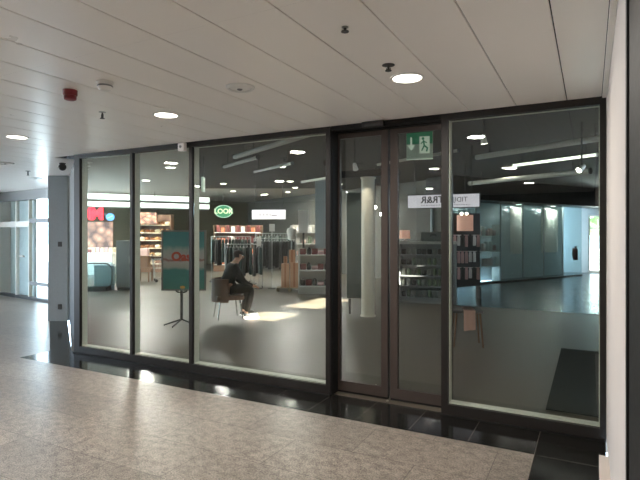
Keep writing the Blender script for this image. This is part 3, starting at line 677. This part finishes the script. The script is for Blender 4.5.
def skinned(name, m, verts, edges, radii, parent, root=0, sub=2, post=None):
    me = bpy.data.meshes.new(name); me.from_pydata(verts, edges, [])
    o = bpy.data.objects.new(name, me); COL.objects.link(o)
    o.modifiers.new('skin', 'SKIN')
    for i, r in enumerate(radii):
        v = me.skin_vertices[0].data[i]; v.radius = (r, r) if not isinstance(r, tuple) else r; v.use_root = (i == root)
    s_ = o.modifiers.new('sub', 'SUBSURF'); s_.levels = sub; s_.render_levels = sub
    dg = bpy.context.evaluated_depsgraph_get(); ev = o.evaluated_get(dg)
    nm = bpy.data.meshes.new_from_object(ev); o.modifiers.clear(); o.data = nm; bpy.data.meshes.remove(me)
    nm.name = name; nm.materials.clear(); nm.materials.append(m)
    for p in nm.polygons: p.use_smooth = True
    o.parent = parent
    return o
pr = thing('person', 'person in a charcoal jacket sitting hunched forward on a brown chair', 'person', (-6.06, 3.18, 0), R(50))
# skeleton: faces local +x, seat at z 0.45
V, Ed, Ra = [], [], []
def chain(pts, radii, start=None):
    prev = start
    for p, r in zip(pts, radii):
        V.append(p); Ra.append(r); i = len(V) - 1
        if prev is not None: Ed.append((prev, i))
        prev = i
    return prev
pel = chain([(-0.05, 0, 0.56)], [(0.13, 0.12)])
wst = chain([(0.0, 0, 0.72)], [(0.13, 0.11)], pel)
chs = chain([(0.06, 0, 0.90)], [(0.155, 0.125)], wst)
nb = chain([(0.12, 0, 1.02)], [0.075], chs)
hd = chain([(0.17, 0, 1.09), (0.21, 0, 1.16), (0.215, 0, 1.215)], [0.052, 0.083, 0.062], nb)
for s_ in (-1, 1):
    kn = chain([(0.06, 0.10 * s_, 0.54), (0.24, 0.13 * s_, 0.545), (0.42, 0.15 * s_, 0.54), (0.38, 0.15 * s_, 0.32), (0.31, 0.14 * s_, 0.10)], [0.085, 0.078, 0.058, 0.052, 0.036], pel)
    chain([(0.36, 0.15 * s_, 0.045), (0.47, 0.17 * s_, 0.035)], [0.036, 0.028], kn)
    el = chain([(0.08, 0.17 * s_, 0.975), (0.16, 0.225 * s_, 0.83), (0.25, 0.22 * s_, 0.69)], [0.06, 0.05, 0.041], chs)
    wr = chain([(0.36, 0.15 * s_, 0.63), (0.46, 0.09 * s_, 0.60)], [0.035, 0.024], el)
    pm = chain([(0.51, 0.065 * s_, 0.585)], [(0.028, 0.016)], wr)
    for j, (dy, ln) in enumerate(((0.028, 0.068), (0.010, 0.078), (-0.008, 0.073), (-0.025, 0.058))):
        b0 = Vector((0.525, 0.06 * s_ + dy, 0.583))
        chain([tuple(b0), tuple(b0 + Vector((ln * 0.55, 0, -0.012))), tuple(b0 + Vector((ln * 0.85, 0, -0.04)))], [0.0095, 0.0088, 0.0075], pm)
    chain([(0.50, 0.035 * s_, 0.60), (0.53, 0.012 * s_, 0.605), (0.555, 0.004 * s_, 0.595)], [0.0105, 0.0095, 0.008], pm)
skinned('body', M['skin'], V, Ed, Ra, pr)
# face on the head
MB().ball((0.293, 0.0, 1.155), 0.017, (1.2, 0.8, 1.1)).build('nose', M['skin'], pr, True)
for s_ in (-1, 1):
    MB().ball((0.277, 0.032 * s_, 1.178), 0.011).build('eye', M['white'], pr, True)
    MB().ball((0.21, 0.084 * s_, 1.16), 0.022, (0.8, 0.4, 1.3)).build('ear', M['skin'], pr, True)
MB().ball((0.281, 0, 1.118), 0.022, (0.4, 1, 0.3)).build('mouth', M['poster_red'], pr, True)
m_ = MB(); m_.ball((0.192, 0, 1.192), 0.103, (1.0, 0.95, 0.88), 20)
bmesh.ops.delete(m_.bm, geom=[v for v in m_.bm.verts if v.co.x > 0.22 and v.co.z < 1.2 or v.co.z < 1.13], context='VERTS')
m_.build('hair', M['hair'], pr, True)
V, Ed, Ra = [], [], []
pel = chain([(-0.04, 0, 0.55)], [(0.16, 0.15)]); wst = chain([(0.0, 0, 0.72)], [(0.165, 0.15)], pel)
chs = chain([(0.06, 0, 0.90)], [(0.19, 0.155)], wst); chain([(0.115, 0, 1.01)], [0.1], chs)
for s_ in (-1, 1):
    chain([(0.08, 0.175 * s_, 0.975), (0.16, 0.235 * s_, 0.83), (0.25, 0.225 * s_, 0.69), (0.36, 0.15 * s_, 0.63), (0.44, 0.10 * s_, 0.605)], [0.085, 0.072, 0.062, 0.052, 0.045], chs)
skinned('jacket', M['jacket'], V, Ed, Ra, pr)
V, Ed, Ra = [], [], []
pel = chain([(-0.05, 0, 0.55)], [(0.145, 0.125)])
for s_ in (-1, 1):
    chain([(0.06, 0.10 * s_, 0.545), (0.24, 0.13 * s_, 0.55), (0.42, 0.15 * s_, 0.545), (0.38, 0.15 * s_, 0.32), (0.315, 0.14 * s_, 0.11)], [0.1, 0.092, 0.074, 0.066, 0.058], pel)
skinned('trousers', M['trousers'], V, Ed, Ra, pr)
for s_ in (-1, 1):
    sh = MB().box((0.27, 0.10 * s_ + (0.0 if s_ > 0 else -0.09) + 0.0, 0.022), (0.54, 0.19 * s_ + (0.0 if s_ > 0 else 0.09) , 0.1), bev=0.03).build('shoe', M['shoe'], pr, True)
    y0, y1 = sorted((0.10 * s_, 0.19 * s_))
    sh.data.clear_geometry(); b_ = MB().box((0.27, y0, 0.022), (0.54, y1, 0.1), bev=0.03); b_.bm.to_mesh(sh.data); b_.bm.free()
    MB().box((0.265, y0 - 0.004, 0.0), (0.55, y1 + 0.004, 0.026), bev=0.01).build('sole', M['sole'], sh)

# ------------------------------------------------------------------ food market things at the left
def shelf_unit(name, label, loc, rz, w, d, h, levels, mframe, mshelf, back=True, cat='shelf unit'):
    t = thing(name, label, cat, loc, rz)
    for s_ in (-1, 1): MB().box((s_ * w / 2 - 0.02, 0, 0), (s_ * w / 2 + 0.02, d, h)).build('side_panel', mframe, t)
    if back: MB().box((-w / 2 + 0.02, d - 0.03, 0.02), (w / 2 - 0.02, d, h)).build('back_panel', mframe, t)
    for z in levels: MB().box((-w / 2 + 0.02, 0, z - 0.03), (w / 2 - 0.02, d - 0.03, z)).build('shelf', mshelf, t)
    MB().box((-w / 2 + 0.02, 0.03, 0), (w / 2 - 0.02, 0.06, max(0.04, levels[0] - 0.031))).build('plinth', mframe, t)
    return t
def goods(kind, make, loc, rz, w, d, levels, n, label, cat, group, jitter=0.2):
    protos = [make(k) for k in range(3)]
    used = [False] * 3
    for z in levels:
        for i in range(n):
            k = random.randrange(3)
            if not used[k]: o = protos[k]; used[k] = True
            else: o = copy_tree(protos[k])
            x = -w / 2 + w * (i + 0.5) / n + random.uniform(-jitter, jitter) * w / n * 0.15
            o.location = to_world(loc, rz, (x, d, z)); o.rotation_euler.z = rz + random.uniform(-0.08, 0.08)
            o['label'] = label; o['category'] = cat; o['group'] = group
    for k in range(3):
        if not used[k]:
            for c in kids(protos[k]): bpy.data.objects.remove(c)
            bpy.data.objects.remove(protos[k])

bl = (-15.95, 10.85, 0)
lv = [0.35, 0.68, 1.0, 1.32, 1.64, 1.96]
shelf_unit('bakery_shelf', 'tall bakery shelf unit behind the poster stand', bl, FACE, 1.35, 0.45, 2.4, lv, M['wood'], M['cream'])
MB_ = MB()
def loaf(k):
    m = MB(); m.ball((0, 0, 0.07), 0.09, (1.1 + 0.15 * k, 1.3, 0.78), 14)
    return m.build('bread_loaf', (M['bread'], M['bread_dark'], M['cream'])[k], None, True)
goods('loaf', loaf, bl, FACE, 1.25, 0.18, lv, 6, 'crusty loaf lying on the tall bakery shelves', 'bread', 'loaves on the bakery shelves')
t = thing('shelf_sign', 'orange brown picture panel over the bakery shelf', 'sign panel', (-15.98, 10.52, 2.2), FACE)
MB().box((-0.38, -0.01, -0.2), (0.38, 0.02, 0.25)).build('print', M['food'], t)
MB().box((-0.39, 0.02, -0.21), (0.39, 0.03, 0.26)).build('backing', M['wood'], t)
for x in (-0.3, 0.3): MB().tube((x, 0.025, 0.25), (x, 0.025, SZ - 2.2 + 0.003), 0.01).build('hanger', M['dark_grey'], t)
fp = thing('food_poster', 'large brown food photo panel under the red block letters', 'poster', (-18.38, 10.08, 0.0), FACE)
MB().box((-0.6, 0, 0.95), (0.62, 0.03, 2.08)).build('print', M['food'], fp)
MB().box((-0.62, 0.03, 0.93), (0.64, 0.06, 2.1)).build('backing', M['wood'], fp)
for x in (-0.5, 0.5): MB().box((x - 0.03, 0.02, 0), (x + 0.03, 0.06, 0.93)).build('leg', M['dark_grey'], fp)
# produce counter in front of the food poster
pc = thing('market_counter', 'white market counter heaped with red and cream packs', 'counter', (-16.9, 8.65, 0), FACE)
MB().box((-0.75, 0, 0), (0.75, 0.7, 0.8)).build('body', M['white_metal'], pc)
MB().box((-0.78, -0.03, 0.8), (0.78, 0.73, 0.86)).build('top', M['white'], pc)
MB().box((-0.78, 0.3, 0.86), (0.78, 0.34, 1.05)).build('riser', M['cream'], pc)
def pack(k):
    m = MB().box((-0.07, -0.05, 0), (0.07, 0.05, 0.13 + 0.04 * k), bev=0.01)
    return m.build('food_pack', (M['pack_red'], M['cream'], M['pack_pink'])[k])
goods('pack', pack, (-16.9, 8.65, 0), FACE, 1.45, 0.15, [0.86], 9, 'small food pack standing on the white market counter', 'food pack', 'packs on the market counter')
ol = (-13.1, 12.75, 0)
lv = [0.3, 0.75, 1.2, 1.65]
shelf_unit('snack_shelf', 'brown shelf unit of bright packs under the green oval sign', ol, FACE, 2.0, 0.45, 1.95, lv, M['wood'], M['white_metal'])
def snack(k):
    m = MB().box((-0.075, -0.05, 0), (0.075, 0.05, 0.2 + 0.05 * k), bev=0.02)
    return m.build('snack_pack', (mat('orange_pack', (214, 120, 80), 0.5), M['pack_white'], M['pack_red'])[k], None, True)
goods('snack', snack, ol, FACE, 1.9, 0.15, lv, 9, 'bright snack pack on the brown shelf under the green oval sign', 'snack pack', 'packs under the green oval sign')
wl = (-9.6, 13.2, 0)
shelf_unit('wall_shelf', 'pale shelf unit of mixed goods by the dark rear wall', wl, FACE, 1.8, 0.45, 1.95, lv, M['tube'], M['white_metal'])
def mixed(k):
    m = MB().box((-0.075, -0.05, 0), (0.075, 0.05, 0.15 + 0.07 * k), bev=0.02)
    return m.build('mixed_pack', (M['cloth_pink'], M['pack_white'], M['pack_green'])[k], None, True)
goods('mixed', mixed, wl, FACE, 1.7, 0.15, lv, 7, 'mixed pack on the pale shelf by the rear wall', 'pack', 'packs on the pale rear shelf')
# curved glass balustrade end
t = thing('display_case', 'low curved glass display case with dark edge behind the first window', 'display case', (-11.97, 5.0, 0), FACE)
poly = [(-0.42, 0.12), (-0.42, 0.78)]
for k in range(9):
    a = R(90) - R(90) * k / 8; poly.append((0.18 + 0.2 * math.cos(a), 0.58 + 0.2 * math.sin(a)))
poly += [(0.38, 0.3)]
for k in range(1, 7):
    a = -R(90) * k / 6; poly.append((0.2 + 0.18 * math.cos(a), 0.3 + 0.18 * math.sin(a)))
MB().plate(poly, 0.0, 0.4).build('glass_body', M['teal_glass'], t, True)
m_ = MB(); m_.path([(x, -0.01, z) for x, z in poly[1:]], 0.018, 8); m_.build('edge_rail', M['dark_grey'], t, True)
MB().box((-0.42, 0.02, 0), (0.2, 0.38, 0.12)).build('base', M['dark_grey'], t)
MB().box((-0.3, 0.42, 0.0), (0.25, 0.5, 0.7)).build('back_board', M['wall_teal'], t)
# grey plinth
t = thing('steel_cabinet', 'plain grey cabinet beside the curved display case', 'cabinet', (-11.6, 5.55, 0), FACE)
MB().box((-0.22, 0, 0.08), (0.22, 0.4, 1.4), bev=0.008).build('body', M['grey_metal'], t)
MB().box((-0.2, 0.02, 0), (0.2, 0.38, 0.08)).build('base', M['dark_grey'], t)
MB().box((-0.215, -0.012, 0.1), (0.215, 0.0, 1.38), bev=0.003).build('door', M['grey_metal'], t)
MB().box((0.15, -0.03, 0.75), (0.17, -0.012, 0.95)).build('handle', M['steel'], t)
# brown display table with pile
t = thing('display_table', 'brown wooden display stand before the bakery shelf', 'display stand', (-13.16, 7.75, 0), FACE)
MB().box((-0.24, -0.2, 0.42), (0.24, 0.2, 0.48)).build('top', M['wood'], t)
MB().box((-0.16, -0.14, 0.48), (0.16, 0.14, 0.85), bev=0.01).build('riser', M['wood'], t)
for sx in (-1, 1):
    for sy in (-1, 1): MB().box((0.2 * sx - 0.02, 0.17 * sy - 0.02, 0), (0.2 * sx + 0.02, 0.17 * sy + 0.02, 0.42)).build('leg', M['wood'], t)
o = MB().box((-0.14, -0.1, 0), (0.14, 0.1, 0.26), bev=0.03).build('gift_bag', M['cloth_pink'], None, loc=(-13.16, 7.75, 0.85), rz=FACE); tag(o, 'pale pink package on top of the brown display stand', 'package')
# shopping trolley
t = thing('shopping_trolley', 'wire shopping trolley standing left of the poster stand', 'shopping trolley', (-12.55, 8.05, 0), FACE + 0.4)
m_ = MB()
for z, e in ((0.45, 0.0), (0.6, 0.03), (0.75, 0.06)):
    c = [(-0.35 - e, -0.22, z), (0.35 + e, -0.25, z), (0.35 + e, 0.25, z), (-0.35 - e, 0.22, z)]
    m_.path(c + [c[0]], 0.008, 6)
for k in range(8):
    x = -0.35 + 0.1 * k
    for s_ in (-1, 1): m_.tube((x, 0.23 * s_, 0.45), (x * 1.05, 0.25 * s_, 0.75), 0.005, n=6)
    m_.tube((x, -0.23, 0.45), (x, 0.23, 0.45), 0.005, n=6)
m_.build('basket', M['steel'], t)
MB().path([(-0.4, -0.24, 0.9), (-0.4, 0.24, 0.9)], 0.018).path([(-0.4, -0.24, 0.9), (-0.38, -0.24, 0.75)], 0.01).path([(-0.4, 0.24, 0.9), (-0.38, 0.24, 0.75)], 0.01).build('handle', M['black'], t, True)
MB().path([(-0.38, -0.22, 0.75), (-0.3, -0.22, 0.1), (0.35, -0.22, 0.1), (0.3, -0.22, 0.45)], 0.012).path([(-0.38, 0.22, 0.75), (-0.3, 0.22, 0.1), (0.35, 0.22, 0.1), (0.3, 0.22, 0.45)], 0.012).build('chassis', M['steel'], t, True)
for x in (-0.28, 0.33):
    for s_ in (-1, 1): MB().tube((x, 0.22 * s_ - 0.015, 0.05), (x, 0.22 * s_ + 0.015, 0.05), 0.05, n=14).build('wheel', M['black'], t, True)

# ------------------------------------------------------------------ clothes racks
def garment(k, m):
    """A hanger with a hanging garment: origin on the rail."""
    t = thing('garment', 'x', 'clothing')
    MB().path([(0, 0, 0.0), (0, 0, -0.06), (0, 0.17, -0.12)], 0.006, 6).path([(0, 0, -0.06), (0, -0.17, -0.12)], 0.006, 6).build('hanger', M['steel'], t)
    mm = MB(); prof = [(0.16, -0.11), (0.21, -0.16), (0.20, -0.42), (0.22, -0.80), (0.23, -0.86 - 0.05 * k)]
    rings = []
    for w, z in prof:
        rings.append([mm.bm.verts.new(((0.035 + 0.006 * math.sin(3 * a + k)) * math.cos(a) * (1 + (-z) * 0.5), w * math.sin(a), z)) for a in [2 * PI * j / 20 for j in range(20)]])
    for a, b in zip(rings, rings[1:]):
        for j in range(20): mm.bm.faces.new((a[j], a[(j + 1) % 20], b[(j + 1) % 20], b[j]))
    mm.bm.faces.new(rings[0]); mm.bm.faces.new(rings[-1])
    mm.build('cloth', m, t, True)
    return t
def rack(loc, rz, w, h, label, mats, n, glabel):
    t = thing('clothes_rack', label, 'clothes rack', loc, rz)
    MB().tube((-w / 2, 0, h), (w / 2, 0, h), 0.014).build('rail', M['steel'], t, True)
    for s_ in (-1, 1):
        MB().tube((s_ * w / 2, 0, 0.03), (s_ * w / 2, 0, h), 0.014).build('post', M['steel'], t, True)
        MB().tube((s_ * w / 2, -0.25, 0.02), (s_ * w / 2, 0.25, 0.02), 0.018).build('foot', M['dark_grey'], t, True)
    protos = [garment(k, m) for k, m in enumerate(mats)]
    for i in range(n):
        o = protos[i] if i < len(mats) else copy_tree(protos[i % len(mats)])
        o['label'] = glabel; o['group'] = glabel.replace('garment', 'garments')
        o.location = to_world(loc, rz, (-w / 2 + w * (i + 0.5) / n, 0, h + 0.012)); o.rotation_euler.z = rz + random.uniform(-0.15, 0.15)
rack((-9.15, 7.85, 0), R(35), 1.1, 1.28, 'chrome clothes rack with dark garments behind the seated person', [M['cloth_black'], M['cloth_green'], M['cloth_grey']], 11, 'dark garment on the rack behind the seated person')
rack((-8.65, 8.75, 0), R(20), 1.3, 1.45, 'chrome clothes rack with black garments left of the cardboard boxes', [M['cloth_black'], M['cloth_black'], M['cloth_grey']], 13, 'black garment on the rack left of the cardboard boxes')
rack((-10.6, 9.1, 0), R(30), 1.3, 1.5, 'farther clothes rack with dark mixed garments under the small white sign', [M['cloth_green'], M['cloth_grey'], M['cloth_black']], 12, 'mixed garment on the farther rack under the small white sign')
rack((-10.9, 12.3, 0), R(28), 1.6, 1.6, 'farthest clothes rack against the dark rear wall', [M['cloth_grey'], M['pack_grey'], M['cloth_green']], 14, 'garment on the farthest rack by the rear wall')
def stand_card(loc, z, w, h, label):
    t = thing('price_sign', label, 'price sign', loc, FACE)
    MB().box((-w / 2, -0.008, z), (w / 2, 0.008, z + h)).build('card', M['pack_white'], t)
    MB().tube((0, 0.012, 0.01), (0, 0.012, z + h * 0.8), 0.01).build('pole', M['steel'], t)
    MB().lathe([(0.12, 0), (0.12, 0.012)], n=20).build('base', M['dark_grey'], t)
stand_card((-8.18, 7.9, 0), 1.66, 0.16, 0.22, 'small white card on a pole over the dark racks, upper one')
stand_card((-8.5, 7.7, 0), 1.23, 0.13, 0.27, 'small white card on a pole over the dark racks, lower one')
t = thing('bust_form', 'white torso display form between the racks and the teal pillar', 'display form', (-7.85, 8.45, 0), FACE)
MB().lathe([(0.05, 1.4), (0.1, 1.42), (0.115, 1.52), (0.15, 1.66), (0.13, 1.74), (0.05, 1.78), (0.035, 1.84)], n=20).build('torso', M['pack_white'], t, True)
MB().tube((0, 0, 0.01), (0, 0, 1.41), 0.015).build('pole', M['steel'], t)
MB().lathe([(0.16, 0), (0.16, 0.015)], n=24).build('base', M['steel'], t)
lp = thing('wall_poster', 'pale grey picture panel left of the teal pillar', 'poster', (-8.1, 9.6, 0), FACE)
MB().box((-0.16, 0, 1.62), (0.16, 0.02, 2.35)).build('print', M['pack_white'], lp)
MB().box((-0.03, 0.02, 0), (0.03, 0.06, 2.35)).box((-0.2, -0.1, 0), (0.2, 0.15, 0.02)).build('stand', M['dark_grey'], lp)

# cardboard boxes on a pallet
pl = thing('pallet', 'low wooden pallet under the tall cardboard boxes', 'pallet', (-7.42, 7.66, 0), FACE)
for k in range(5): MB().box((-0.36, -0.2 + 0.09 * k, 0.08), (0.36, -0.13 + 0.09 * k, 0.1)).build('board', M['pallet'], pl)
for x in (-0.32, 0, 0.32): MB().box((x - 0.04, -0.2, 0), (x + 0.04, 0.23, 0.08)).build('runner', M['pallet'], pl)
def carton(x, y, z, w, d, h, label):
    p = to_world((-7.42, 7.66, 0), FACE, (x, y, z)); t = thing('cardboard_box', label, 'box', p, FACE)
    MB().box((-w / 2, -d / 2, 0), (w / 2, d / 2, h), bev=0.005).build('body', M['kraft'], t)
    MB().box((-0.025, -d / 2 - 0.002, 0.02), (0.025, -d / 2 + 0.001, h + 0.001)).box((-0.025, -d / 2 - 0.002, h), (0.025, d / 2, h + 0.002)).build('tape', M['bread_dark'], t)
    return t
carton(-0.125, 0, 0.1, 0.22, 0.26, 0.66, 'tall brown cardboard box on the pallet, left of two')
carton(0.125, 0, 0.1, 0.23, 0.26, 0.68, 'tall brown cardboard box on the pallet, right of two')
carton(0.06, 0.02, 0.782, 0.17, 0.16, 0.36, 'small upright cardboard box on top of the tall boxes')
carton(-0.13, 0.02, 0.762, 0.1, 0.12, 0.2, 'tiny cardboard box standing on the left tall box')

# white goods shelf
gl = (-6.34, 7.29, 0); gz = FACE
lv = [0.22, 0.64, 1.04]
shelf_unit('goods_shelf', 'white metal goods shelf right of the cardboard boxes', gl, gz, 1.0, 0.42, 1.2, lv, M['tube'], M['white_metal'])
def gpack(k):
    m = MB()
    if k == 0: m.box((-0.08, -0.06, 0), (0.08, 0.06, 0.16), bev=0.02)
    elif k == 1: m.lathe([(0.05, 0), (0.055, 0.02), (0.055, 0.14), (0.03, 0.17), (0.03, 0.19)], n=16)
    else: m.box((-0.09, -0.06, 0), (0.09, 0.06, 0.1), bev=0.03)
    return m.build('shop_item', (M['pack_red'], M['pack_dark'], M['pack_pink'])[k], None, True)
goods('item', gpack, gl, gz, 0.94, 0.15, lv, 6, 'small packed item on the white goods shelf', 'shop item', 'items on the white goods shelf')

# dark shelf with many packs behind the right door leaf
dl = (-3.3, 6.85, 0); dz = R(10)
lv = [0.14, 0.40, 0.64, 0.88, 1.12]
shelf_unit('packed_shelf', 'dark shelf unit packed with small goods behind the right door leaf', dl, dz, 1.25, 0.42, 1.36, lv, M['grey_metal'], M['grey_metal'])
MB_ = MB().box((-0.66, -0.02, 1.36), (0.66, 0.44, 1.42)); o = MB_.build('worktop', M['tube'], None, loc=dl, rz=dz); tag(o, 'pale board lying on top of the packed dark shelf', 'board')
def dpack(k):
    m = MB()
    if k == 0: m.box((-0.045, -0.04, 0), (0.045, 0.04, 0.15), bev=0.01)
    elif k == 1: m.lathe([(0.035, 0), (0.04, 0.01), (0.04, 0.13), (0.02, 0.16)], n=14)
    else: m.box((-0.05, -0.04, 0), (0.05, 0.04, 0.12), bev=0.02)
    return m.build('shelf_pack', (M['pack_grey'], M['pack_green'], M['pack_dark'])[k], None, True)
goods('pack', dpack, dl, dz, 1.18, 0.12, lv, 10, 'small grey green pack on the packed dark shelf', 'pack', 'packs on the dark shelf')
bp = to_world(dl, dz, (0.15, 0.2, 1.42)); t = thing('suitcase', 'grey soft case lying on the pale board of the packed shelf', 'case', bp, dz)
MB().box((-0.3, -0.12, 0), (0.3, 0.12, 0.22), bev=0.05).build('body', M['pack_grey'], t, True)
MB().path([(-0.06, -0.12, 0.12), (-0.05, -0.15, 0.15), (0.05, -0.15, 0.15), (0.06, -0.12, 0.12)], 0.01).build('handle', M['black'], t, True)
def table_lamp(p, rz, label, r, h, stem_h):
    t = thing('table_lamp', label, 'lamp', p, rz)
    MB().lathe([(0.07, 0), (0.07, 0.015), (0.015, 0.03), (0.012, stem_h + 0.02)], n=20).build('base', M['tube'], t, True)
    MB().lathe([(r, stem_h), (r * 0.9, stem_h + h)], n=24).build('lamp_shade', M['shade'], t, True)
table_lamp(to_world(dl, dz, (-0.52, 0.2, 1.42)), dz, 'peach shaded lamp at the left end of the packed shelf', 0.13, 0.2, 0.06)

# hanging pack wall at the left of the rightmost pane
ml = (-2.75, 8.35, 0); mz = R(24)
t = thing('peg_wall', 'dark peg wall hung with packs at the left of the rightmost pane', 'peg wall', ml, mz)
MB().box((-0.36, 0.0, 0.3), (0.36, 0.03, 2.1)).build('board', M['dark_grey'], t)
for s_ in (-1, 1): MB().box((s_ * 0.33 - 0.02, -0.18, 0), (s_ * 0.33 + 0.02, 0.2, 0.3)).build('foot', M['dark_grey'], t)
for z in (0.75, 1.15, 1.55): MB().box((-0.36, -0.12, z), (0.36, -0.1, z + 0.02)).box((-0.36, -0.1, z), (-0.34, 0, z + 0.02)).box((0.34, -0.1, z), (0.36, 0, z + 0.02)).build('rail', M['tube'], t)
def hpack(k):
    t = MB().box((-0.035, -0.03, -0.30 + 0.03 * k), (0.035, 0.03, -0.05), bev=0.012).box((-0.03, -0.003, -0.06), (0.03, 0.003, 0.0))
    return t.build('hanging_pack', (M['pack_pink'], M['pack_white'], M['pack_dark'])[k], None, True)
for z in (0.75, 1.15, 1.55): pass
goods('hp', hpack, ml, mz, 0.66, -0.135, [0.77, 1.17, 1.57], 7, 'small pack hanging from the dark peg wall', 'pack', 'packs on the peg wall')
pz = thing('pendant_lamp', 'peach drum pendant lamp glowing above the peg wall', 'lamp', (-2.66, 7.9, 0), 0)
MB().lathe([(0.19, 1.66), (0.19, 2.04)], n=28).build('lamp_shade', M['shade'], pz, True)
MB().tube((0, 0, 2.04), (0, 0, SZ + 0.003), 0.008).build('cord', M['black'], pz)
for s_ in (-1, 1): MB().ball((0.06 * s_, -0.1, 2.07), 0.035).build('bulb', M['lamp_soft'], pz, True)
# low stool with pink cloth
t = thing('low_stool', 'low brown stool at the lower left of the rightmost pane', 'stool', (-1.57, 2.93, 0), R(20))
MB().box((-0.22, -0.18, 0.48), (0.2, 0.18, 0.52), bev=0.01).build('seat', M['dark_grey'], t)
for sx in (-1, 1):
    for sy in (-1, 1): MB().tube((0.16 * sx, 0.14 * sy, 0.48), (0.2 * sx, 0.17 * sy, 0), 0.015, 0.011).build('leg', M['leather'], t, True)
m_ = MB(); cw = []
for i in range(9):
    x = -0.07 + 0.02 * i; cw.append(x)
rows = []
for zi, (y, z) in enumerate([(0.12, 0.528), (-0.14, 0.528), (-0.197, 0.52), (-0.21, 0.44), (-0.213, 0.34), (-0.22, 0.24)]):
    rows.append([m_.bm.verts.new((x, y - 0.012 * math.sin(i * 1.3) * (zi > 2), z + (0.004 if zi < 2 else 0) + (0.02 * i / 8 if zi == 5 else 0))) for i, x in enumerate(cw)])
for a, b in zip(rows, rows[1:]):
    for i in range(8): m_.bm.faces.new((a[i], a[i + 1], b[i + 1], b[i]))
bmesh.ops.solidify(m_.bm, geom=m_.bm.faces[:], thickness=0.006)
o = m_.build('pink_cloth', M['cloth_pink'], None, True, loc=(-1.57, 2.93, 0), rz=R(20)); tag(o, 'pale pink cloth hanging over the edge of the low stool', 'cloth')

# things along the teal partition
def along(s_, off, z=0): return to_world((A.x, A.y, 0), au, (s_, off, z))
cu_ = 0
def curtain(s_, w, label):
    t = thing('curtain', label, 'curtain', along(s_, 0.45), au)
    m_ = MB(); n_ = 24; rows = []
    for z in (0.9, 2.5): rows.append([m_.bm.verts.new((-w / 2 + w * i / n_, 0.03 * math.sin(i * 1.6), z)) for i in range(n_ + 1)])
    for i in range(n_): m_.bm.faces.new((rows[0][i], rows[0][i + 1], rows[1][i + 1], rows[1][i]))
    bmesh.ops.solidify(m_.bm, geom=m_.bm.faces[:], thickness=0.006)
    m_.build('drape', M['pack_white'], t, True)
    MB().tube((-w / 2 - 0.05, 0, 2.51), (w / 2 + 0.05, 0, 2.51), 0.015).build('rod', M['steel'], t, True)
    for q in (-1, 1): MB().tube((q * w / 2, 0, 2.51), (q * w / 2, 0.3, 2.51), 0.01).build('bracket', M['steel'], t)
curtain(3.9, 0.7, 'white curtain behind the teal partition near its middle')
curtain(5.9, 1.1, 'white curtain behind the teal partition near the extinguisher')
t = thing('shelf_rack', 'pale rack of pink goods behind the teal partition', 'rack', along(2.2, 0.25), au)
for z in (0.5, 1.0, 1.5): MB().box((-0.5, 0, z), (0.5, 0.3, z + 0.03)).build('shelf', M['white_metal'], t)
for x in (-0.5, 0.5): MB().box((x - 0.02, 0, 0), (x + 0.02, 0.3, 1.9)).build('post', M['white_metal'], t)
def ppack(k): return MB().box((-0.07, -0.06, 0), (0.07, 0.06, 0.18 + 0.06 * k), bev=0.02).build('pink_item', (M['pack_pink'], M['cloth_pink'], M['pack_white'])[k], None, True)
goods('pp', ppack, along(2.2, 0.25), au, 0.9, 0.15, [0.53, 1.03, 1.53], 5, 'pale pink item on the rack behind the teal partition', 'shop item', 'pink items behind the partition')
for s__, e__ in ((1.2, 8), (3.8, 40), (5.9, 90)):  # lamps added only to brighten the room behind the partition
    p_ = along(s__, 0.3)
    shop_light(p_.x, p_.y, 'added round light brightening the room behind the teal partition', e__, 0.1, 'added lights behind the teal partition', 2.62)
t = thing('fire_extinguisher', 'dark fire extinguisher hanging at the right end of the teal partition', 'fire extinguisher', along(6.62, -0.13, 0.62), au)
MB().lathe([(0.075, 0.0), (0.085, 0.02), (0.085, 0.36), (0.06, 0.42), (0.025, 0.44), (0.025, 0.47)], n=20).build('cylinder', mat('dark_red', (56, 16, 18), 0.4), t, True)
MB().box((-0.02, -0.05, 0.47), (0.02, 0.05, 0.5)).box((-0.015, -0.09, 0.5), (0.015, 0.02, 0.52)).build('valve', M['black'], t)
MB().path([(0.03, 0, 0.47), (0.11, 0, 0.4), (0.11, 0, 0.15)], 0.012).build('hose', M['black'], t, True)
MB().box((-0.05, 0.07, 0.1), (0.05, 0.092, 0.45)).build('bracket', M['dark_grey'], t)

# ------------------------------------------------------------------ light
W = bpy.data.worlds.new('sky'); S.world = W; W.use_nodes = True
bg = W.node_tree.nodes['Background']
bg.inputs[0].default_value = (0.64, 0.82, 1.0, 1); bg.inputs[1].default_value = 11.0
sun = bpy.data.lights.new('sun', 'SUN'); sun.energy = 150.0; sun.angle = R(0.6); sun.color = (1, 0.93, 0.82)
so = bpy.data.objects.new('sun', sun); COL.objects.link(so)
so.rotation_euler = Vector((-1, -0.03, -math.tan(R(19.6)))).to_track_quat('-Z', 'Y').to_euler()

# ------------------------------------------------------------------ camera
cam = bpy.data.cameras.new('camera'); cam.sensor_width = 36; cam.sensor_fit = 'HORIZONTAL'; cam.lens = 509 / 640 * 36
cam.shift_y = -6.5 / 640; cam.clip_start = 0.05; cam.clip_end = 300
co = bpy.data.objects.new('camera', cam); COL.objects.link(co)
co.location = (0, -4.51, 1.6); co.rotation_euler = (PI / 2, 0, R(28))
S.camera = co
S.view_settings.view_transform = 'Standard'; S.view_settings.look = 'None'; S.view_settings.exposure = 0.36; S.view_settings.gamma = 1
S.view_settings.use_curve_mapping = False
S.cycles.transparent_max_bounces = 24
